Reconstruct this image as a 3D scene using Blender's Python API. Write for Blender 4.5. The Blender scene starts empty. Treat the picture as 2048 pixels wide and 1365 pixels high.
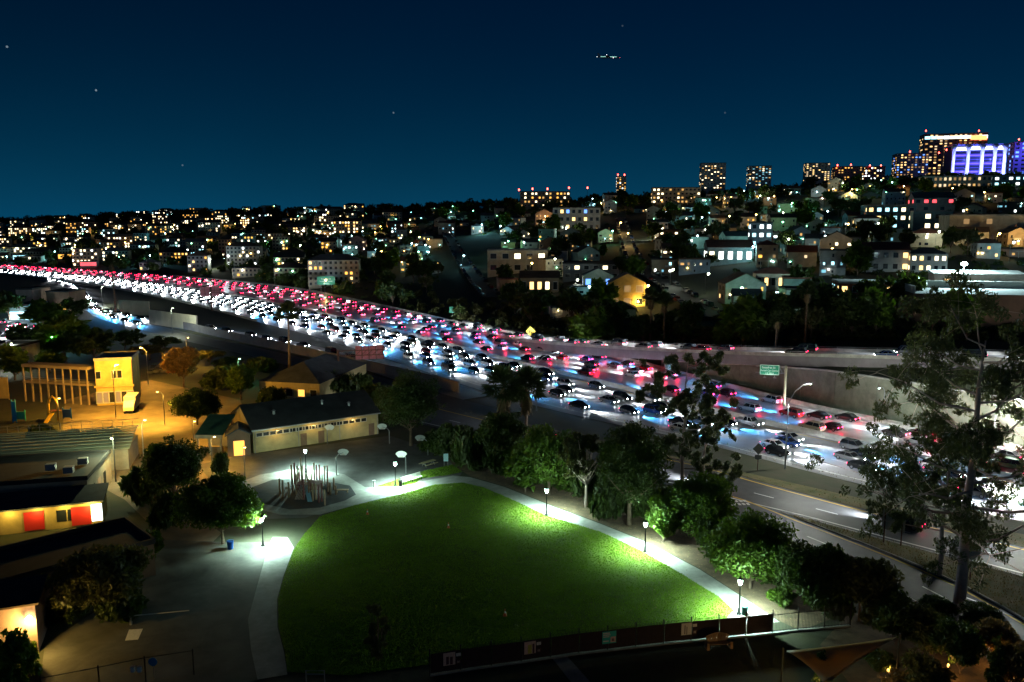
import bpy, bmesh, math, random
import numpy as np
from mathutils import Vector, Matrix
R = math.radians
rnd = random.Random(11)
scene = bpy.context.scene
COL = scene.collection

# ------------------------------------------------------------------ camera
F, HV, H = 1600.0, 450.0, 38.0              # focal length in photo pixels, horizon row, eye height in metres
PIT = math.atan((682.5 - HV) / F)
cam_d = bpy.data.cameras.new('camera')
cam = bpy.data.objects.new('camera', cam_d); COL.objects.link(cam)
cam_d.sensor_width = 36.0; cam_d.lens = F / 2048 * 36.0
cam_d.clip_start = 0.5; cam_d.clip_end = 12000
cam.location = (0, 0, H); cam.rotation_euler = (R(90) - PIT, 0, 0)
scene.camera = cam
scene.view_settings.view_transform = 'Standard'; scene.view_settings.look = 'None'
scene.view_settings.exposure = 0.0; scene.view_settings.gamma = 1.0
scene.view_settings.use_curve_mapping = False
cy = scene.cycles
cy.use_denoising = True; cy.use_light_tree = True; cy.light_sampling_threshold = 0.015
cy.max_bounces = 2; cy.diffuse_bounces = 1; cy.glossy_bounces = 1; cy.transmission_bounces = 2; cy.transparent_max_bounces = 6
cy.use_adaptive_sampling = True; cy.adaptive_threshold = 0.02
cy.sample_clamp_indirect = 2.0; cy.sample_clamp_direct = 0.0
cy.caustics_reflective = False; cy.caustics_refractive = False

# ------------------------------------------------------------------ night sky
SUN_EL, SUN_ROT = 8.0, 200.0                # the moon stands low behind the camera
world = bpy.data.worlds.new('World'); scene.world = world; world.use_nodes = True
nt = world.node_tree; nt.nodes.clear()
wo = nt.nodes.new('ShaderNodeOutputWorld'); wb = nt.nodes.new('ShaderNodeBackground')
sk = nt.nodes.new('ShaderNodeTexSky'); sk.sky_type = 'NISHITA'; sk.sun_disc = False
sk.sun_elevation = R(SUN_EL); sk.sun_rotation = R(SUN_ROT)
sk.air_density = 1.0; sk.dust_density = 1.0; sk.ozone_density = 10.0
wb.inputs[1].default_value = 0.0062
nt.links.new(sk.outputs[0], wb.inputs[0])
# light dome of the city: glow that fades with height, the same all round the horizon
tcw = nt.nodes.new('ShaderNodeTexCoord'); sp = nt.nodes.new('ShaderNodeSeparateXYZ'); nt.links.new(tcw.outputs['Generated'], sp.inputs[0])
def wmath(op, a, b=0.0):
    n = nt.nodes.new('ShaderNodeMath'); n.operation = op
    for i, q in enumerate((a, b)):
        if isinstance(q, (int, float)): n.inputs[i].default_value = q
        else: nt.links.new(q, n.inputs[i])
    return n.outputs[0]
gl = wmath('POWER', 2.71828, wmath('MULTIPLY', wmath('MAXIMUM', sp.outputs[2], 0.0), -11.5))
wg = nt.nodes.new('ShaderNodeBackground'); wg.inputs[0].default_value = (0.0, .45, 1.0, 1)
wn = nt.nodes.new('ShaderNodeTexNoise'); wn.inputs['Scale'].default_value = 2.2; wn.inputs['Detail'].default_value = 4; nt.links.new(tcw.outputs['Generated'], wn.inputs['Vector'])      # uneven skyglow
nt.links.new(wmath('MULTIPLY', wmath('MULTIPLY', gl, .125), wmath('ADD', wmath('MULTIPLY', wn.outputs['Fac'], .7), .65)), wg.inputs[1])
ad = nt.nodes.new('ShaderNodeAddShader'); nt.links.new(wb.outputs[0], ad.inputs[0]); nt.links.new(wg.outputs[0], ad.inputs[1])
# a few stars
last = ad.outputs[0]
def stardir(u, v):
    a = (u - 1024) / F; b = -(v - 682.5) / F
    return Vector((a, math.cos(PIT) + b * math.sin(PIT), -math.sin(PIT) + b * math.cos(PIT))).normalized()
for (u, v, k) in ((14, 94, .22), (192, 181, .26), (787, 226, .14), (365, 331, .1), (1450, 226, .05), (1245, 52, .05)):
    dn = nt.nodes.new('ShaderNodeVectorMath'); dn.operation = 'DOT_PRODUCT'; dn.inputs[1].default_value = stardir(u, v)
    nt.links.new(tcw.outputs['Generated'], dn.inputs[0])
    st = nt.nodes.new('ShaderNodeBackground'); st.inputs[0].default_value = (.7, .9, 1, 1)
    nt.links.new(wmath('MULTIPLY', wmath('GREATER_THAN', dn.outputs['Value'], math.cos(.0011)), k), st.inputs[1])
    a2 = nt.nodes.new('ShaderNodeAddShader'); nt.links.new(last, a2.inputs[0]); nt.links.new(st.outputs[0], a2.inputs[1]); last = a2.outputs[0]
nt.links.new(last, wo.inputs[0])
moon_d = bpy.data.lights.new('moonlight', 'SUN'); moon_d.energy = 0.012; moon_d.angle = R(0.5); moon_d.color = (0.8, 0.9, 1)
moon = bpy.data.objects.new('moonlight', moon_d); COL.objects.link(moon); moon.rotation_euler = (R(82), 0, R(20))

# ------------------------------------------------------------------ helpers
def G(u, v, z=0.0):
    """point at height z seen at photo pixel (u, v)"""
    a = (u - 1024) / F; b = -(v - 682.5) / F
    d = (a, math.cos(PIT) + b * math.sin(PIT), -math.sin(PIT) + b * math.cos(PIT))
    t = (z - H) / d[2]
    return Vector((d[0] * t, d[1] * t, z))
def AT(u, v, y):
    """point at depth y seen at photo pixel (u, v)"""
    a = (u - 1024) / F; b = -(v - 682.5) / F
    dy = math.cos(PIT) + b * math.sin(PIT); dz = -math.sin(PIT) + b * math.cos(PIT)
    t = y / dy
    return Vector((a * t, y, H + dz * t))
def PX(p):
    z = p[2] - H
    yc = p[1] * math.cos(PIT) - z * math.sin(PIT); zc = p[1] * math.sin(PIT) + z * math.cos(PIT)
    return 1024 + F * p[0] / yc, 682.5 - F * zc / yc, yc
ONES = 'zeroth first second third fourth fifth sixth seventh eighth ninth tenth eleventh twelfth thirteenth fourteenth fifteenth sixteenth seventeenth eighteenth nineteenth'.split()
TENS = {20: 'twenty', 30: 'thirty', 40: 'forty', 50: 'fifty', 60: 'sixty', 70: 'seventy', 80: 'eighty'}
def ordn(n):
    if n < 20: return ONES[n]
    t = TENS[n // 10 * 10]
    return (t[:-1] + 'ieth') if n % 10 == 0 else t + '-' + ONES[n % 10]
CARD = 'no one two three four five six seven eight nine ten eleven twelve'.split()

MATS = {}
def mat(name, col=(.5, .5, .5), rough=.8, emit=None, es=0.0, noise=0.0, scale=3.0, col2=None, bump=0.0, bscale=20.0, metal=0.0, spec=None, sample=True, trans=0.0, stain=None):
    if name in MATS: return MATS[name]
    m = bpy.data.materials.new(name); m.use_nodes = True
    n = m.node_tree; b = n.nodes['Principled BSDF']
    b.inputs['Base Color'].default_value = (*col, 1); b.inputs['Roughness'].default_value = rough; b.inputs['Metallic'].default_value = metal
    if spec is not None: b.inputs['Specular IOR Level'].default_value = spec
    if trans: b.inputs['Transmission Weight'].default_value = trans
    tc = None
    if noise or col2:
        tc = n.nodes.new('ShaderNodeTexCoord')
        nz = n.nodes.new('ShaderNodeTexNoise'); nz.inputs['Scale'].default_value = scale; nz.inputs['Detail'].default_value = 6
        nz.inputs['Roughness'].default_value = 0.65
        cr = n.nodes.new('ShaderNodeValToRGB')
        c2 = col2 or tuple(c * (1 - noise) for c in col); c1 = col if col2 else tuple(min(1, c * (1 + noise)) for c in col)
        cr.color_ramp.elements[0].position = .32; cr.color_ramp.elements[1].position = .68
        cr.color_ramp.elements[0].color = (*c2, 1); cr.color_ramp.elements[1].color = (*c1, 1)
        n.links.new(tc.outputs['Object'], nz.inputs['Vector']); n.links.new(nz.outputs['Fac'], cr.inputs[0])
        if stain:                                         # broad blotches of wear over the fine grain
            s2 = n.nodes.new('ShaderNodeTexNoise'); s2.inputs['Scale'].default_value = stain[0]; s2.inputs['Detail'].default_value = 8; s2.inputs['Roughness'].default_value = .7; s2.inputs['Distortion'].default_value = .6
            r2 = n.nodes.new('ShaderNodeMapRange'); r2.inputs[1].default_value = .35; r2.inputs[2].default_value = .65; r2.inputs[3].default_value = 1 - stain[1]; r2.inputs[4].default_value = 1.08
            mm = n.nodes.new('ShaderNodeMix'); mm.data_type = 'RGBA'; mm.blend_type = 'MULTIPLY'; mm.inputs[0].default_value = 1
            n.links.new(tc.outputs['Object'], s2.inputs['Vector']); n.links.new(s2.outputs['Fac'], r2.inputs[0]); n.links.new(cr.outputs[0], mm.inputs[6]); n.links.new(r2.outputs[0], mm.inputs[7]); n.links.new(mm.outputs[2], b.inputs['Base Color'])
        else: n.links.new(cr.outputs[0], b.inputs['Base Color'])
    if bump:
        if not tc: tc = n.nodes.new('ShaderNodeTexCoord')
        bz = n.nodes.new('ShaderNodeTexNoise'); bz.inputs['Scale'].default_value = bscale; bz.inputs['Detail'].default_value = 5
        bp = n.nodes.new('ShaderNodeBump'); bp.inputs['Strength'].default_value = bump; bp.inputs['Distance'].default_value = .05
        n.links.new(tc.outputs['Object'], bz.inputs['Vector']); n.links.new(bz.outputs['Fac'], bp.inputs['Height']); n.links.new(bp.outputs[0], b.inputs['Normal'])
    if emit:
        b.inputs['Emission Color'].default_value = (*emit, 1); b.inputs['Emission Strength'].default_value = es
        if not sample: m.cycles.emission_sampling = 'NONE'
    MATS[name] = m
    return m
def leafmat(name, col, var=.5):
    if name in MATS: return MATS[name]
    m = mat(name, col, .6, noise=var, scale=.8)
    n = m.node_tree; b = n.nodes['Principled BSDF']; out = n.nodes['Material Output']
    tr = n.nodes.new('ShaderNodeBsdfTranslucent'); tr.inputs[0].default_value = (col[0] * 1.5, col[1] * 1.6, col[2], 1)
    ms = n.nodes.new('ShaderNodeMixShader'); ms.inputs[0].default_value = .3
    n.links.new(b.outputs[0], ms.inputs[1]); n.links.new(tr.outputs[0], ms.inputs[2]); n.links.new(ms.outputs[0], out.inputs[0])
    return m

class MB:
    def __init__(s): s.v = []; s.f = []; s.m = []; s.mi = 0
    def add(s, vs, fs):
        o = len(s.v); s.v += [tuple(x) for x in vs]; s.f += [tuple(i + o for i in f) for f in fs]; s.m += [s.mi] * len(fs); return s
    def box(s, x0, x1, y0, y1, z0, z1):
        return s.add([(x0, y0, z0), (x1, y0, z0), (x1, y1, z0), (x0, y1, z0), (x0, y0, z1), (x1, y0, z1), (x1, y1, z1), (x0, y1, z1)],
                     [(3, 2, 1, 0), (4, 5, 6, 7), (0, 1, 5, 4), (1, 2, 6, 5), (2, 3, 7, 6), (3, 0, 4, 7)])
    def cb(s, c, sz, rz=0.0):
        o = len(s.v); s.box(-sz[0] / 2, sz[0] / 2, -sz[1] / 2, sz[1] / 2, -sz[2] / 2, sz[2] / 2)
        ca, sa = math.cos(rz), math.sin(rz)
        for i in range(o, len(s.v)):
            x, y, z = s.v[i]; s.v[i] = (c[0] + x * ca - y * sa, c[1] + x * sa + y * ca, c[2] + z)
        return s
    def tube(s, pts, rs, n=8, cap=True):
        pts = [Vector(p) for p in pts]
        if not hasattr(rs, '__len__'): rs = [rs] * len(pts)
        rings = []
        for i, p in enumerate(pts):
            d = (pts[min(i + 1, len(pts) - 1)] - pts[max(i - 1, 0)])
            d = d.normalized() if d.length > 1e-6 else Vector((0, 0, 1))
            a = Vector((1, 0, 0)) if abs(d.x) < .9 else Vector((0, 1, 0))
            x = d.cross(a).normalized(); y = d.cross(x)
            rings.append([p + (x * math.cos(2 * math.pi * k / n) + y * math.sin(2 * math.pi * k / n)) * rs[i] for k in range(n)])
        vs = [q for r in rings for q in r]; fs = []
        for i in range(len(pts) - 1):
            for k in range(n):
                fs.append((i * n + k, i * n + (k + 1) % n, (i + 1) * n + (k + 1) % n, (i + 1) * n + k))
        if cap: fs += [tuple(range(n - 1, -1, -1)), tuple((len(pts) - 1) * n + k for k in range(n))]
        return s.add(vs, fs)
    def lathe(s, prof, n=12, c=(0, 0, 0)):
        vs = []; fs = []
        for r, z in prof:
            for k in range(n): vs.append((c[0] + r * math.cos(2 * math.pi * k / n), c[1] + r * math.sin(2 * math.pi * k / n), c[2] + z))
        for i in range(len(prof) - 1):
            for k in range(n): fs.append((i * n + k, i * n + (k + 1) % n, (i + 1) * n + (k + 1) % n, (i + 1) * n + k))
        fs += [tuple(range(n - 1, -1, -1)), tuple((len(prof) - 1) * n + k for k in range(n))]
        return s.add(vs, fs)
    def prism(s, poly, z0, z1):
        n = len(poly)
        return s.add([(x, y, z0) for x, y in poly] + [(x, y, z1) for x, y in poly],
                     [tuple(range(n - 1, -1, -1)), tuple(range(n, 2 * n))] + [(i, (i + 1) % n, n + (i + 1) % n, n + i) for i in range(n)])
    def loft(s, secs, closed=True):
        n = len(secs[0]); vs = [p for q in secs for p in q]; fs = []
        for i in range(len(secs) - 1):
            for k in range(n if closed else n - 1): fs.append((i * n + k, i * n + (k + 1) % n, (i + 1) * n + (k + 1) % n, (i + 1) * n + k))
        if closed: fs += [tuple(range(n - 1, -1, -1)), tuple((len(secs) - 1) * n + k for k in range(n))]
        return s.add(vs, fs)
    def mesh(s, name, mats, smooth=False):
        me = bpy.data.meshes.new(name); me.from_pydata(s.v, [], s.f)
        for m in (mats if isinstance(mats, (list, tuple)) else [mats]): me.materials.append(m)
        if any(s.m): me.polygons.foreach_set('material_index', s.m)
        if smooth: me.polygons.foreach_set('use_smooth', [True] * len(s.f))
        me.update(); return me
    def build(s, name, m, parent=None, smooth=False):
        return link(name, s.mesh(name, m, smooth), parent)
def link(name, me, parent=None, loc=None, rz=None, sc=None, m=None):
    o = bpy.data.objects.new(name, me); COL.objects.link(o)
    if parent: o.parent = parent
    if loc is not None: o.location = loc
    if rz is not None: o.rotation_euler = (0, 0, rz)
    if sc is not None: o.scale = sc
    if m is not None: o.material_slots[0].link = 'OBJECT'; o.material_slots[0].material = m
    return o
def tag(o, label=None, cat=None, group=None, kind=None):
    if label: o['label'] = label
    if cat: o['category'] = cat
    if group: o['group'] = group
    if kind: o['kind'] = kind
    return o
def thing(name, label, cat, loc=(0, 0, 0), rz=0.0, group=None, sc=None):
    o = link(name, None, None, loc, rz, sc); o.empty_display_size = .3
    return tag(o, label, cat, group)
def children_copy(src, dst):
    for ch in list(src.children):
        c = ch.copy(); COL.objects.link(c); c.parent = dst
        for g in list(ch.children):
            d = g.copy(); COL.objects.link(d); d.parent = c
def dup(root, loc, rz, label, group=None, sc=None):
    r = root.copy(); COL.objects.link(r); r.location = loc; r.rotation_euler = (0, 0, rz); r['label'] = label
    if sc is not None: r.scale = sc
    if group: r['group'] = group
    children_copy(root, r); return r
def light(name, kind, loc, power, col, parent=None, radius=.12, spot=None, rot=None, blend=.5):
    d = bpy.data.lights.new(name, kind); d.energy = power; d.color = col; d.shadow_soft_size = radius
    if spot: d.spot_size = R(spot); d.spot_blend = blend
    o = bpy.data.objects.new(name, d); COL.objects.link(o); o.location = loc
    if rot: o.rotation_euler = rot
    if parent: o.parent = parent
    return o
def sheet(name, pts, z, m, kind='structure'):
    """flat ground sheet from a list of world xy points"""
    bm = bmesh.new(); f = bm.faces.new([bm.verts.new((p[0], p[1], z)) for p in pts])
    f.normal_update()
    if f.normal.z < 0: f.normal_flip()
    bmesh.ops.triangulate(bm, faces=bm.faces[:])
    me = bpy.data.meshes.new(name); bm.to_mesh(me); bm.free(); me.materials.append(m)
    return tag(link(name, me), kind=kind)
def pxs(l, z=0.0): return [G(u, v, z).xy for u, v in l]
def smooth(pts, step=4.0):
    """Catmull-Rom through the points, resampled by arc length"""
    P = [np.array(p[:3] if len(p) > 2 else (*p, 0.0), float) for p in pts]
    P = [2 * P[0] - P[1]] + P + [2 * P[-1] - P[-2]]; out = []
    for i in range(1, len(P) - 2):
        for t in np.linspace(0, 1, 24, endpoint=False):
            a, b, c, d = P[i - 1:i + 3]
            out.append(.5 * (2 * b + (c - a) * t + (2 * a - 5 * b + 4 * c - d) * t * t + (3 * b - a - 3 * c + d) * t ** 3))
    out.append(P[-2]); out = np.array(out)
    s = np.concatenate([[0], np.cumsum(np.linalg.norm(np.diff(out, axis=0), axis=1))])
    n = max(2, int(s[-1] / step)); q = np.linspace(0, s[-1], n)
    return np.stack([np.interp(q, s, out[:, k]) for k in range(3)], 1)
def resamp(L, n):
    s = np.concatenate([[0], np.cumsum(np.linalg.norm(np.diff(L, axis=0), axis=1))]); q = np.linspace(0, s[-1], n)
    return np.stack([np.interp(q, s, L[:, k]) for k in range(3)], 1)
def offs(L, d):
    """offset a polyline sideways (positive: to its left)"""
    t = np.gradient(L, axis=0); t[:, 2] = 0; t /= np.linalg.norm(t, axis=1)[:, None]
    return L + np.stack([-t[:, 1], t[:, 0], 0 * t[:, 0]], 1) * d
def strip(mb, A, B, dz=0.0):
    n = len(A); vs = [(p[0], p[1], p[2] + dz) for p in A] + [(p[0], p[1], p[2] + dz) for p in B]
    fs = []
    for i in range(n - 1):
        f = (i, i + 1, n + i + 1, n + i)
        a, b, c = (Vector(vs[k]) for k in f[:3])
        fs.append(f if (b - a).cross(c - b).z > 0 else f[::-1])
    return mb.add(vs, fs)
def wall_along(mb, L, w, h, z0=-.2, hs=None):
    """solid wall with section w x h following a polyline"""
    A, B = offs(L, w / 2), offs(L, -w / 2); secs = []
    for i in range(len(L)):
        hh = h if hs is None else hs[i]
        secs.append([(A[i][0], A[i][1], L[i][2] + z0), (B[i][0], B[i][1], L[i][2] + z0), (B[i][0], B[i][1], L[i][2] + hh), (A[i][0], A[i][1], L[i][2] + hh)])
    return mb.loft(secs)

# ------------------------------------------------------------------ terrain
AZ = [-.80, -.638, -.577, -.489, -.39, -.303, -.203, -.11, -.047, .035, .143, .241, .30, .404, .50, .664, .85]
YF = [830, 771, 716, 648, 580, 512, 414, 336, 297, 259, 223, 195, 183, 161, 147, 128, 108]
def far_y(az): return float(np.interp(az, AZ, YF))
def hill_par(az):
    y0 = far_y(az) + np.interp(az, [-.6, -.2, .05, .2], [14, 9, 5, 4.5])
    z0 = np.interp(az, [.1, .2, .3, .4, .5], [0, 1.5, 4.5, 7.0, 7.5])
    yb = max(y0 + 1, np.interp(az, [0, .1, .2, .3, .9], [0, 250, 232, 212, 206]))
    y1 = np.interp(az, [-.64, -.39, -.14, 0, .135, .27, .42, .55, .64], [1700, 1550, 1150, 930, 820, 800, 780, 760, 760])
    vr = np.interp(az, [-.64, -.39, -.14, 0, .135, .27, .42, .55, .64], [452, 432, 424, 414, 402, 394, 374, 360, 360])
    b = -(vr - 682.5) / F
    z1 = H + y1 * (-math.sin(PIT) + b * math.cos(PIT)) / (math.cos(PIT) + b * math.sin(PIT))
    return float(y0), float(z0), float(yb), float(y1), float(z1)
def hz(x, y):
    az = x / y; y0, z0, yb, y1, z1 = hill_par(az)
    if y < y0: return 0.0
    if y < yb: return z0
    t = (y - yb) / (y1 - yb)
    if t <= 1: return z0 + (z1 - z0) * (t ** 1.05)
    return z1 - (y - y1) * .06
def hit(u, v):
    """terrain point behind photo pixel (u, v)"""
    a = (u - 1024) / F; b = -(v - 682.5) / F
    dy = math.cos(PIT) + b * math.sin(PIT); dz = -math.sin(PIT) + b * math.cos(PIT)
    y = 60.0
    while y < 2400:
        t = y / dy
        if H + dz * t <= hz(a * t, y): break
        y += 2.0
    t = y / dy
    return Vector((a * t, y, hz(a * t, y)))

# ------------------------------------------------------------------ ground, hill, roads
m_soil = mat('soil', (.055, .05, .03), .95, col2=(.03, .04, .018), scale=.25, bump=.5, bscale=2)
m_hill = mat('hill_ground', (.04, .045, .022), .95, col2=(.018, .026, .012), scale=.05, bump=.4, bscale=.5)
m_asph = mat('asphalt', (.07, .07, .072), stain=(0.12, 0.35), rough=.55, noise=.25, scale=.6, bump=.12, bscale=9)
m_fwy = mat('freeway_concrete', (.24, .24, .245), stain=(0.07, 0.3), rough=.36, noise=.22, scale=.22, bump=.1, bscale=6)
m_conc = mat('path_concrete', (.27, .275, .26), stain=(0.3, 0.3), rough=.85, noise=.14, scale=1.2, bump=.15, bscale=12)
m_wallc = mat('wall_concrete', (.21, .22, .17), stain=(0.15, 0.4), rough=.85, noise=.25, scale=.35, bump=.2, bscale=4)
m_barr = mat('barrier_concrete', (.45, .44, .40), stain=(0.3, 0.4), rough=.85, noise=.2, scale=.5)
m_white = mat('white_paint', (.75, .75, .72), .6, noise=.12, scale=4)
m_yell = mat('yellow_paint', (.7, .45, .05), .6, noise=.15, scale=4)
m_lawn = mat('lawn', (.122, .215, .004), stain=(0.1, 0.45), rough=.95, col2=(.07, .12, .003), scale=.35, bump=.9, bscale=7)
m_dirt = mat('mulch', (.16, .105, .06), .95, col2=(.07, .05, .03), scale=.9, bump=.7, bscale=6)
m_dry = mat('dry_verge', (.17, .13, .06), .95, col2=(.06, .08, .02), scale=.5, bump=.8, bscale=5)
m_rub = mat('play_rubber', (.03, .035, .04), .8, noise=.3, scale=1)
m_metal = mat('galvanised_metal', (.32, .33, .34), .45, metal=.6, noise=.15, scale=5)
m_dark = mat('dark_metal', (.015, .017, .018), .45, metal=.3)

sheet('ground', [(-6000, -200), (6000, -200), (6000, 9000), (-6000, 9000)], -.02, m_soil)
mb = MB(); azs = np.linspace(-.8, .84, 150); K = 64
for az in azs:
    y0, z0, yb, y1, z1 = hill_par(az)
    for k in range(K):
        if k == 0: y, z = y0, -1.0
        else:
            y = [y0, yb][k - 1] if k < 3 else yb + (y1 + 500 - yb) * ((k - 2) / (K - 3)) ** 1.3
            z = hz(az * y, y) if y > yb else z0
        mb.v.append((az * y, y, z))
for i in range(len(azs) - 1):
    for k in range(K - 1): mb.f.append((i * K + k, (i + 1) * K + k, (i + 1) * K + k + 1, i * K + k + 1)); mb.m.append(0)
tag(mb.build('hillside', m_hill, smooth=True), kind='structure')

# freeway lines in world metres
NEAR = smooth([(128, 29), (100, 62), (66, 99), (49, 117), (33, 137), (19, 151), (5, 166), (-8, 183), (-24, 208), (-50, 247), (-76, 283), (-106, 321), (-150, 378), (-203, 440), (-262, 505), (-330, 570), (-401, 628), (-520, 705), (-640, 770)])
MED = smooth([(143, 43), (115, 76), (76, 115), (58, 138), (39, 163), (26, 183), (2, 218), (-20, 251), (-45, 290), (-93, 356), (-145, 425), (-220, 508), (-307, 590), (-430, 680), (-540, 745), (-660, 810)])
FAR = smooth([(158, 57), (131, 88), (90, 128), (73, 149), (61, 167), (50, 188), (32, 223), (9, 259), (-14, 297), (-37, 336), (-80, 405), (-120, 466), (-160, 512), (-232, 580), (-322, 650), (-413, 716), (-500, 775), (-680, 880)])
N = 260
NEAR, MED, FAR = resamp(NEAR, N), resamp(MED, N), resamp(FAR, N)
def mixl(A, B, f): return A * (1 - f) + B * f
mb = MB(); strip(mb, NEAR, MED, .02); strip(mb, MED, FAR, .02)
tag(mb.build('freeway', m_fwy), kind='structure')
mb = MB(); my = MB()
def dashes(mb, L, w, on, off, dz):
    L = resamp(L, int(np.linalg.norm(np.diff(L, axis=0), axis=1).sum() / 1.5)); k = 0; per = int((on + off) / 1.5); a = max(2, int(on / 1.5))
    while k + a < len(L):
        S = L[k:k + a + 1]; strip(mb, offs(S, w / 2), offs(S, -w / 2), dz); k += per
for f in (.28, .44, .60, .76): dashes(mb, mixl(NEAR, MED, f), .15, 3.5, 9, .026)
for f in (.24, .40, .56, .72): dashes(mb, mixl(MED, FAR, f), .15, 3.5, 9, .026)
for A, B, f in ((NEAR, MED, .10), (MED, FAR, .90)):
    L = mixl(A, B, f); strip(mb, offs(L, .1), offs(L, -.1), .026)
for A, B, f in ((NEAR, MED, .93), (MED, FAR, .07)):
    L = mixl(A, B, f); strip(my, offs(L, .1), offs(L, -.1), .026)
tag(mb.build('freeway_white_markings', m_white), kind='structure'); tag(my.build('freeway_yellow_markings', m_yell), kind='structure')

def fence_thing(name, label, cat, mesh_mb, m, smoothf=False):
    o = mesh_mb.build(name, m, smooth=smoothf); return tag(o, label, cat)
# median barrier in segments (parts), far barrier, near barrier
def barrier(name, label, L, w, h, m, seg=6):
    t = thing(name, label, 'barrier')
    for i in range(0, len(L) - 1, seg):
        S = L[i:i + seg + 1].copy()
        if len(S) < 2: continue
        d = S[-1] - S[-2]; S[-1] = S[-1] - d / np.linalg.norm(d) * .04
        mb = MB(); A, B, A2, B2 = offs(S, w / 2), offs(S, -w / 2), offs(S, w / 5), offs(S, -w / 5)
        mb.loft([[(*A[k][:2], S[k][2]), (*B[k][:2], S[k][2]), (*B2[k][:2], S[k][2] + h * .45), (*B2[k][:2], S[k][2] + h), (*A2[k][:2], S[k][2] + h), (*A2[k][:2], S[k][2] + h * .45)] for k in range(len(S))])
        mb.build('barrier_segment', m, t)
    return t
barrier('median_barrier', 'long pale concrete barrier along the freeway median', MED + [0, 0, .0], .7, 1.05, m_barr, 5)
barrier('roadside_barrier', 'pale concrete barrier on the far edge of the red-light carriageway', FAR[:150], .6, .95, m_barr, 6)
barrier('shoulder_barrier', 'concrete shoulder barrier beside the oncoming lanes and dark embankment', NEAR[88:200] , .5, .9, m_barr, 6)

# elevated ramp beyond the freeway
RAMP = smooth([G(905, 648, 0), G(960, 660, .4), G(1060, 680, 1.6), G(1200, 692, 4.2), G(1350, 700, 6.2), G(1500, 706, 7.8), G(1620, 708.5, 8.8), G(1750, 712, 9.2), G(1900, 715, 9.2), G(2060, 718, 9.2), G(2300, 722, 9.2)], 3.0)
mb = MB(); A, B = offs(RAMP, 4.6), offs(RAMP, -4.6); strip(mb, A, B, .05)
for s in (4.6, -4.6):
    E_ = offs(RAMP, s)
mb2 = MB()
mb2.loft([[(*A[k][:2], RAMP[k][2] + .03), (*B[k][:2], RAMP[k][2] + .03), (*B[k][:2], max(RAMP[k][2] - 2.2, -.3)), (*A[k][:2], max(RAMP[k][2] - 2.2, -.3))] for k in range(len(RAMP))])
brg = thing('ramp_bridge', 'elevated connector ramp on grey girders curving away beyond the freeway', 'bridge')
mb.build('road_deck', m_fwy, brg); mb2.build('girder', mat('girder_concrete', (.20, .185, .20), .85, noise=.2, scale=.3), brg)
for s in (4.35, -4.35):
    mb = MB(); wall_along(mb, offs(RAMP, s), .25, .82, .05); mb.build('parapet', m_barr, brg)
    L = offs(RAMP, s); mr = MB(); mr.tube([(p[0], p[1], p[2] + 1.15) for p in L[::2]], .05, 5)
    for p in L[::3]: mr.tube([(p[0], p[1], p[2] + .8), (p[0], p[1], p[2] + 1.15)], .04, 4)
    mr.build('handrail', m_metal, brg)
for k in range(40, len(RAMP), 12):
    p = RAMP[k]
    if p[2] > 3 and hz(p[0], p[1]) < p[2] - 3:
        mb = MB(); mb.lathe([(1.1, hz(p[0], p[1]) - .5), (1.1, p[2] - 2.2)], 12, (p[0], p[1], 0)); mb.build('pier', m_wallc, brg)

# retaining wall below the ramp, built of panels
WL = []
for az in np.linspace(.19, .80, 90):
    y0, z0, *_ = hill_par(az); WL.append((az * (y0 - .3), y0 - .3, 0))
WL = smooth(WL, 3.0)
rw = thing('retaining_wall', 'tall ribbed concrete retaining wall beside the far freeway edge', 'wall')
for i in range(0, len(WL) - 3, 3):
    S = WL[i:i + 4].copy(); d = S[-1] - S[-2]; S[-1] = S[-1] - d / np.linalg.norm(d) * .08
    hs = [hill_par(p[0] / p[1])[1] + .5 for p in S]
    mb = MB(); wall_along(mb, S, .45, 0, -.2, hs); mb.build('wall_panel', m_wallc, rw)
mb = MB(); S = offs(WL, .0); wall_along(mb, S, .62, 0, 0, [hill_par(p[0] / p[1])[1] + .75 for p in WL])
secs = []
mc = MB()
Aw, Bw = offs(WL, .36), offs(WL, -.36)
hs = [hill_par(p[0] / p[1])[1] + .5 for p in WL]
mc.loft([[(*Aw[k][:2], hs[k]), (*Bw[k][:2], hs[k]), (*Bw[k][:2], hs[k] + .3), (*Aw[k][:2], hs[k] + .3)] for k in range(len(WL))])
mc.build('coping', m_barr, rw)

# near ramps: road_c (two lanes), road_d (slip road), entry ramp B, curved ramp A
CT = smooth([(-34, 184), (-17, 166), (-3, 152), (10, 140), (21, 131), (30, 124), (39, 113), (48, 103), (61, 90.5), (85, 67), (110, 44)])
CB = smooth([(-42, 174), (-24, 156), (-9, 143), (4, 130.5), (15, 120), (24, 113), (32, 105.5), (38, 100.5), (47, 91.5), (56, 82.5), (78, 60), (103, 37)])
CT, CB = resamp(CT, 80), resamp(CB, 80)
DT = smooth([(26, 113), (32, 108.5), (37, 100), (43, 90), (47.5, 81), (49.5, 73), (52, 60), (53, 45)]); DB = smooth([(20, 113), (25, 107), (30, 98), (35.5, 88), (39.5, 80), (42, 73), (44, 60), (45, 45)])
DT, DB = resamp(DT, 50), resamp(DB, 50)
mb = MB(); strip(mb, CT, CB, .012); tag(mb.build('ramp_road', m_asph), kind='structure')
mb = MB(); strip(mb, DT, DB, .016); tag(mb.build('slip_road', m_asph), kind='structure')
mb = MB(); my = MB()
L = mixl(CT, CB, .08); strip(my, offs(L, .15), offs(L, -.15), .02)
L = mixl(CT, CB, .90); strip(mb, offs(L, .15), offs(L, -.15), .02)
dashes(mb, mixl(CT, CB, .5), .2, 4, 6, .02)
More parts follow.
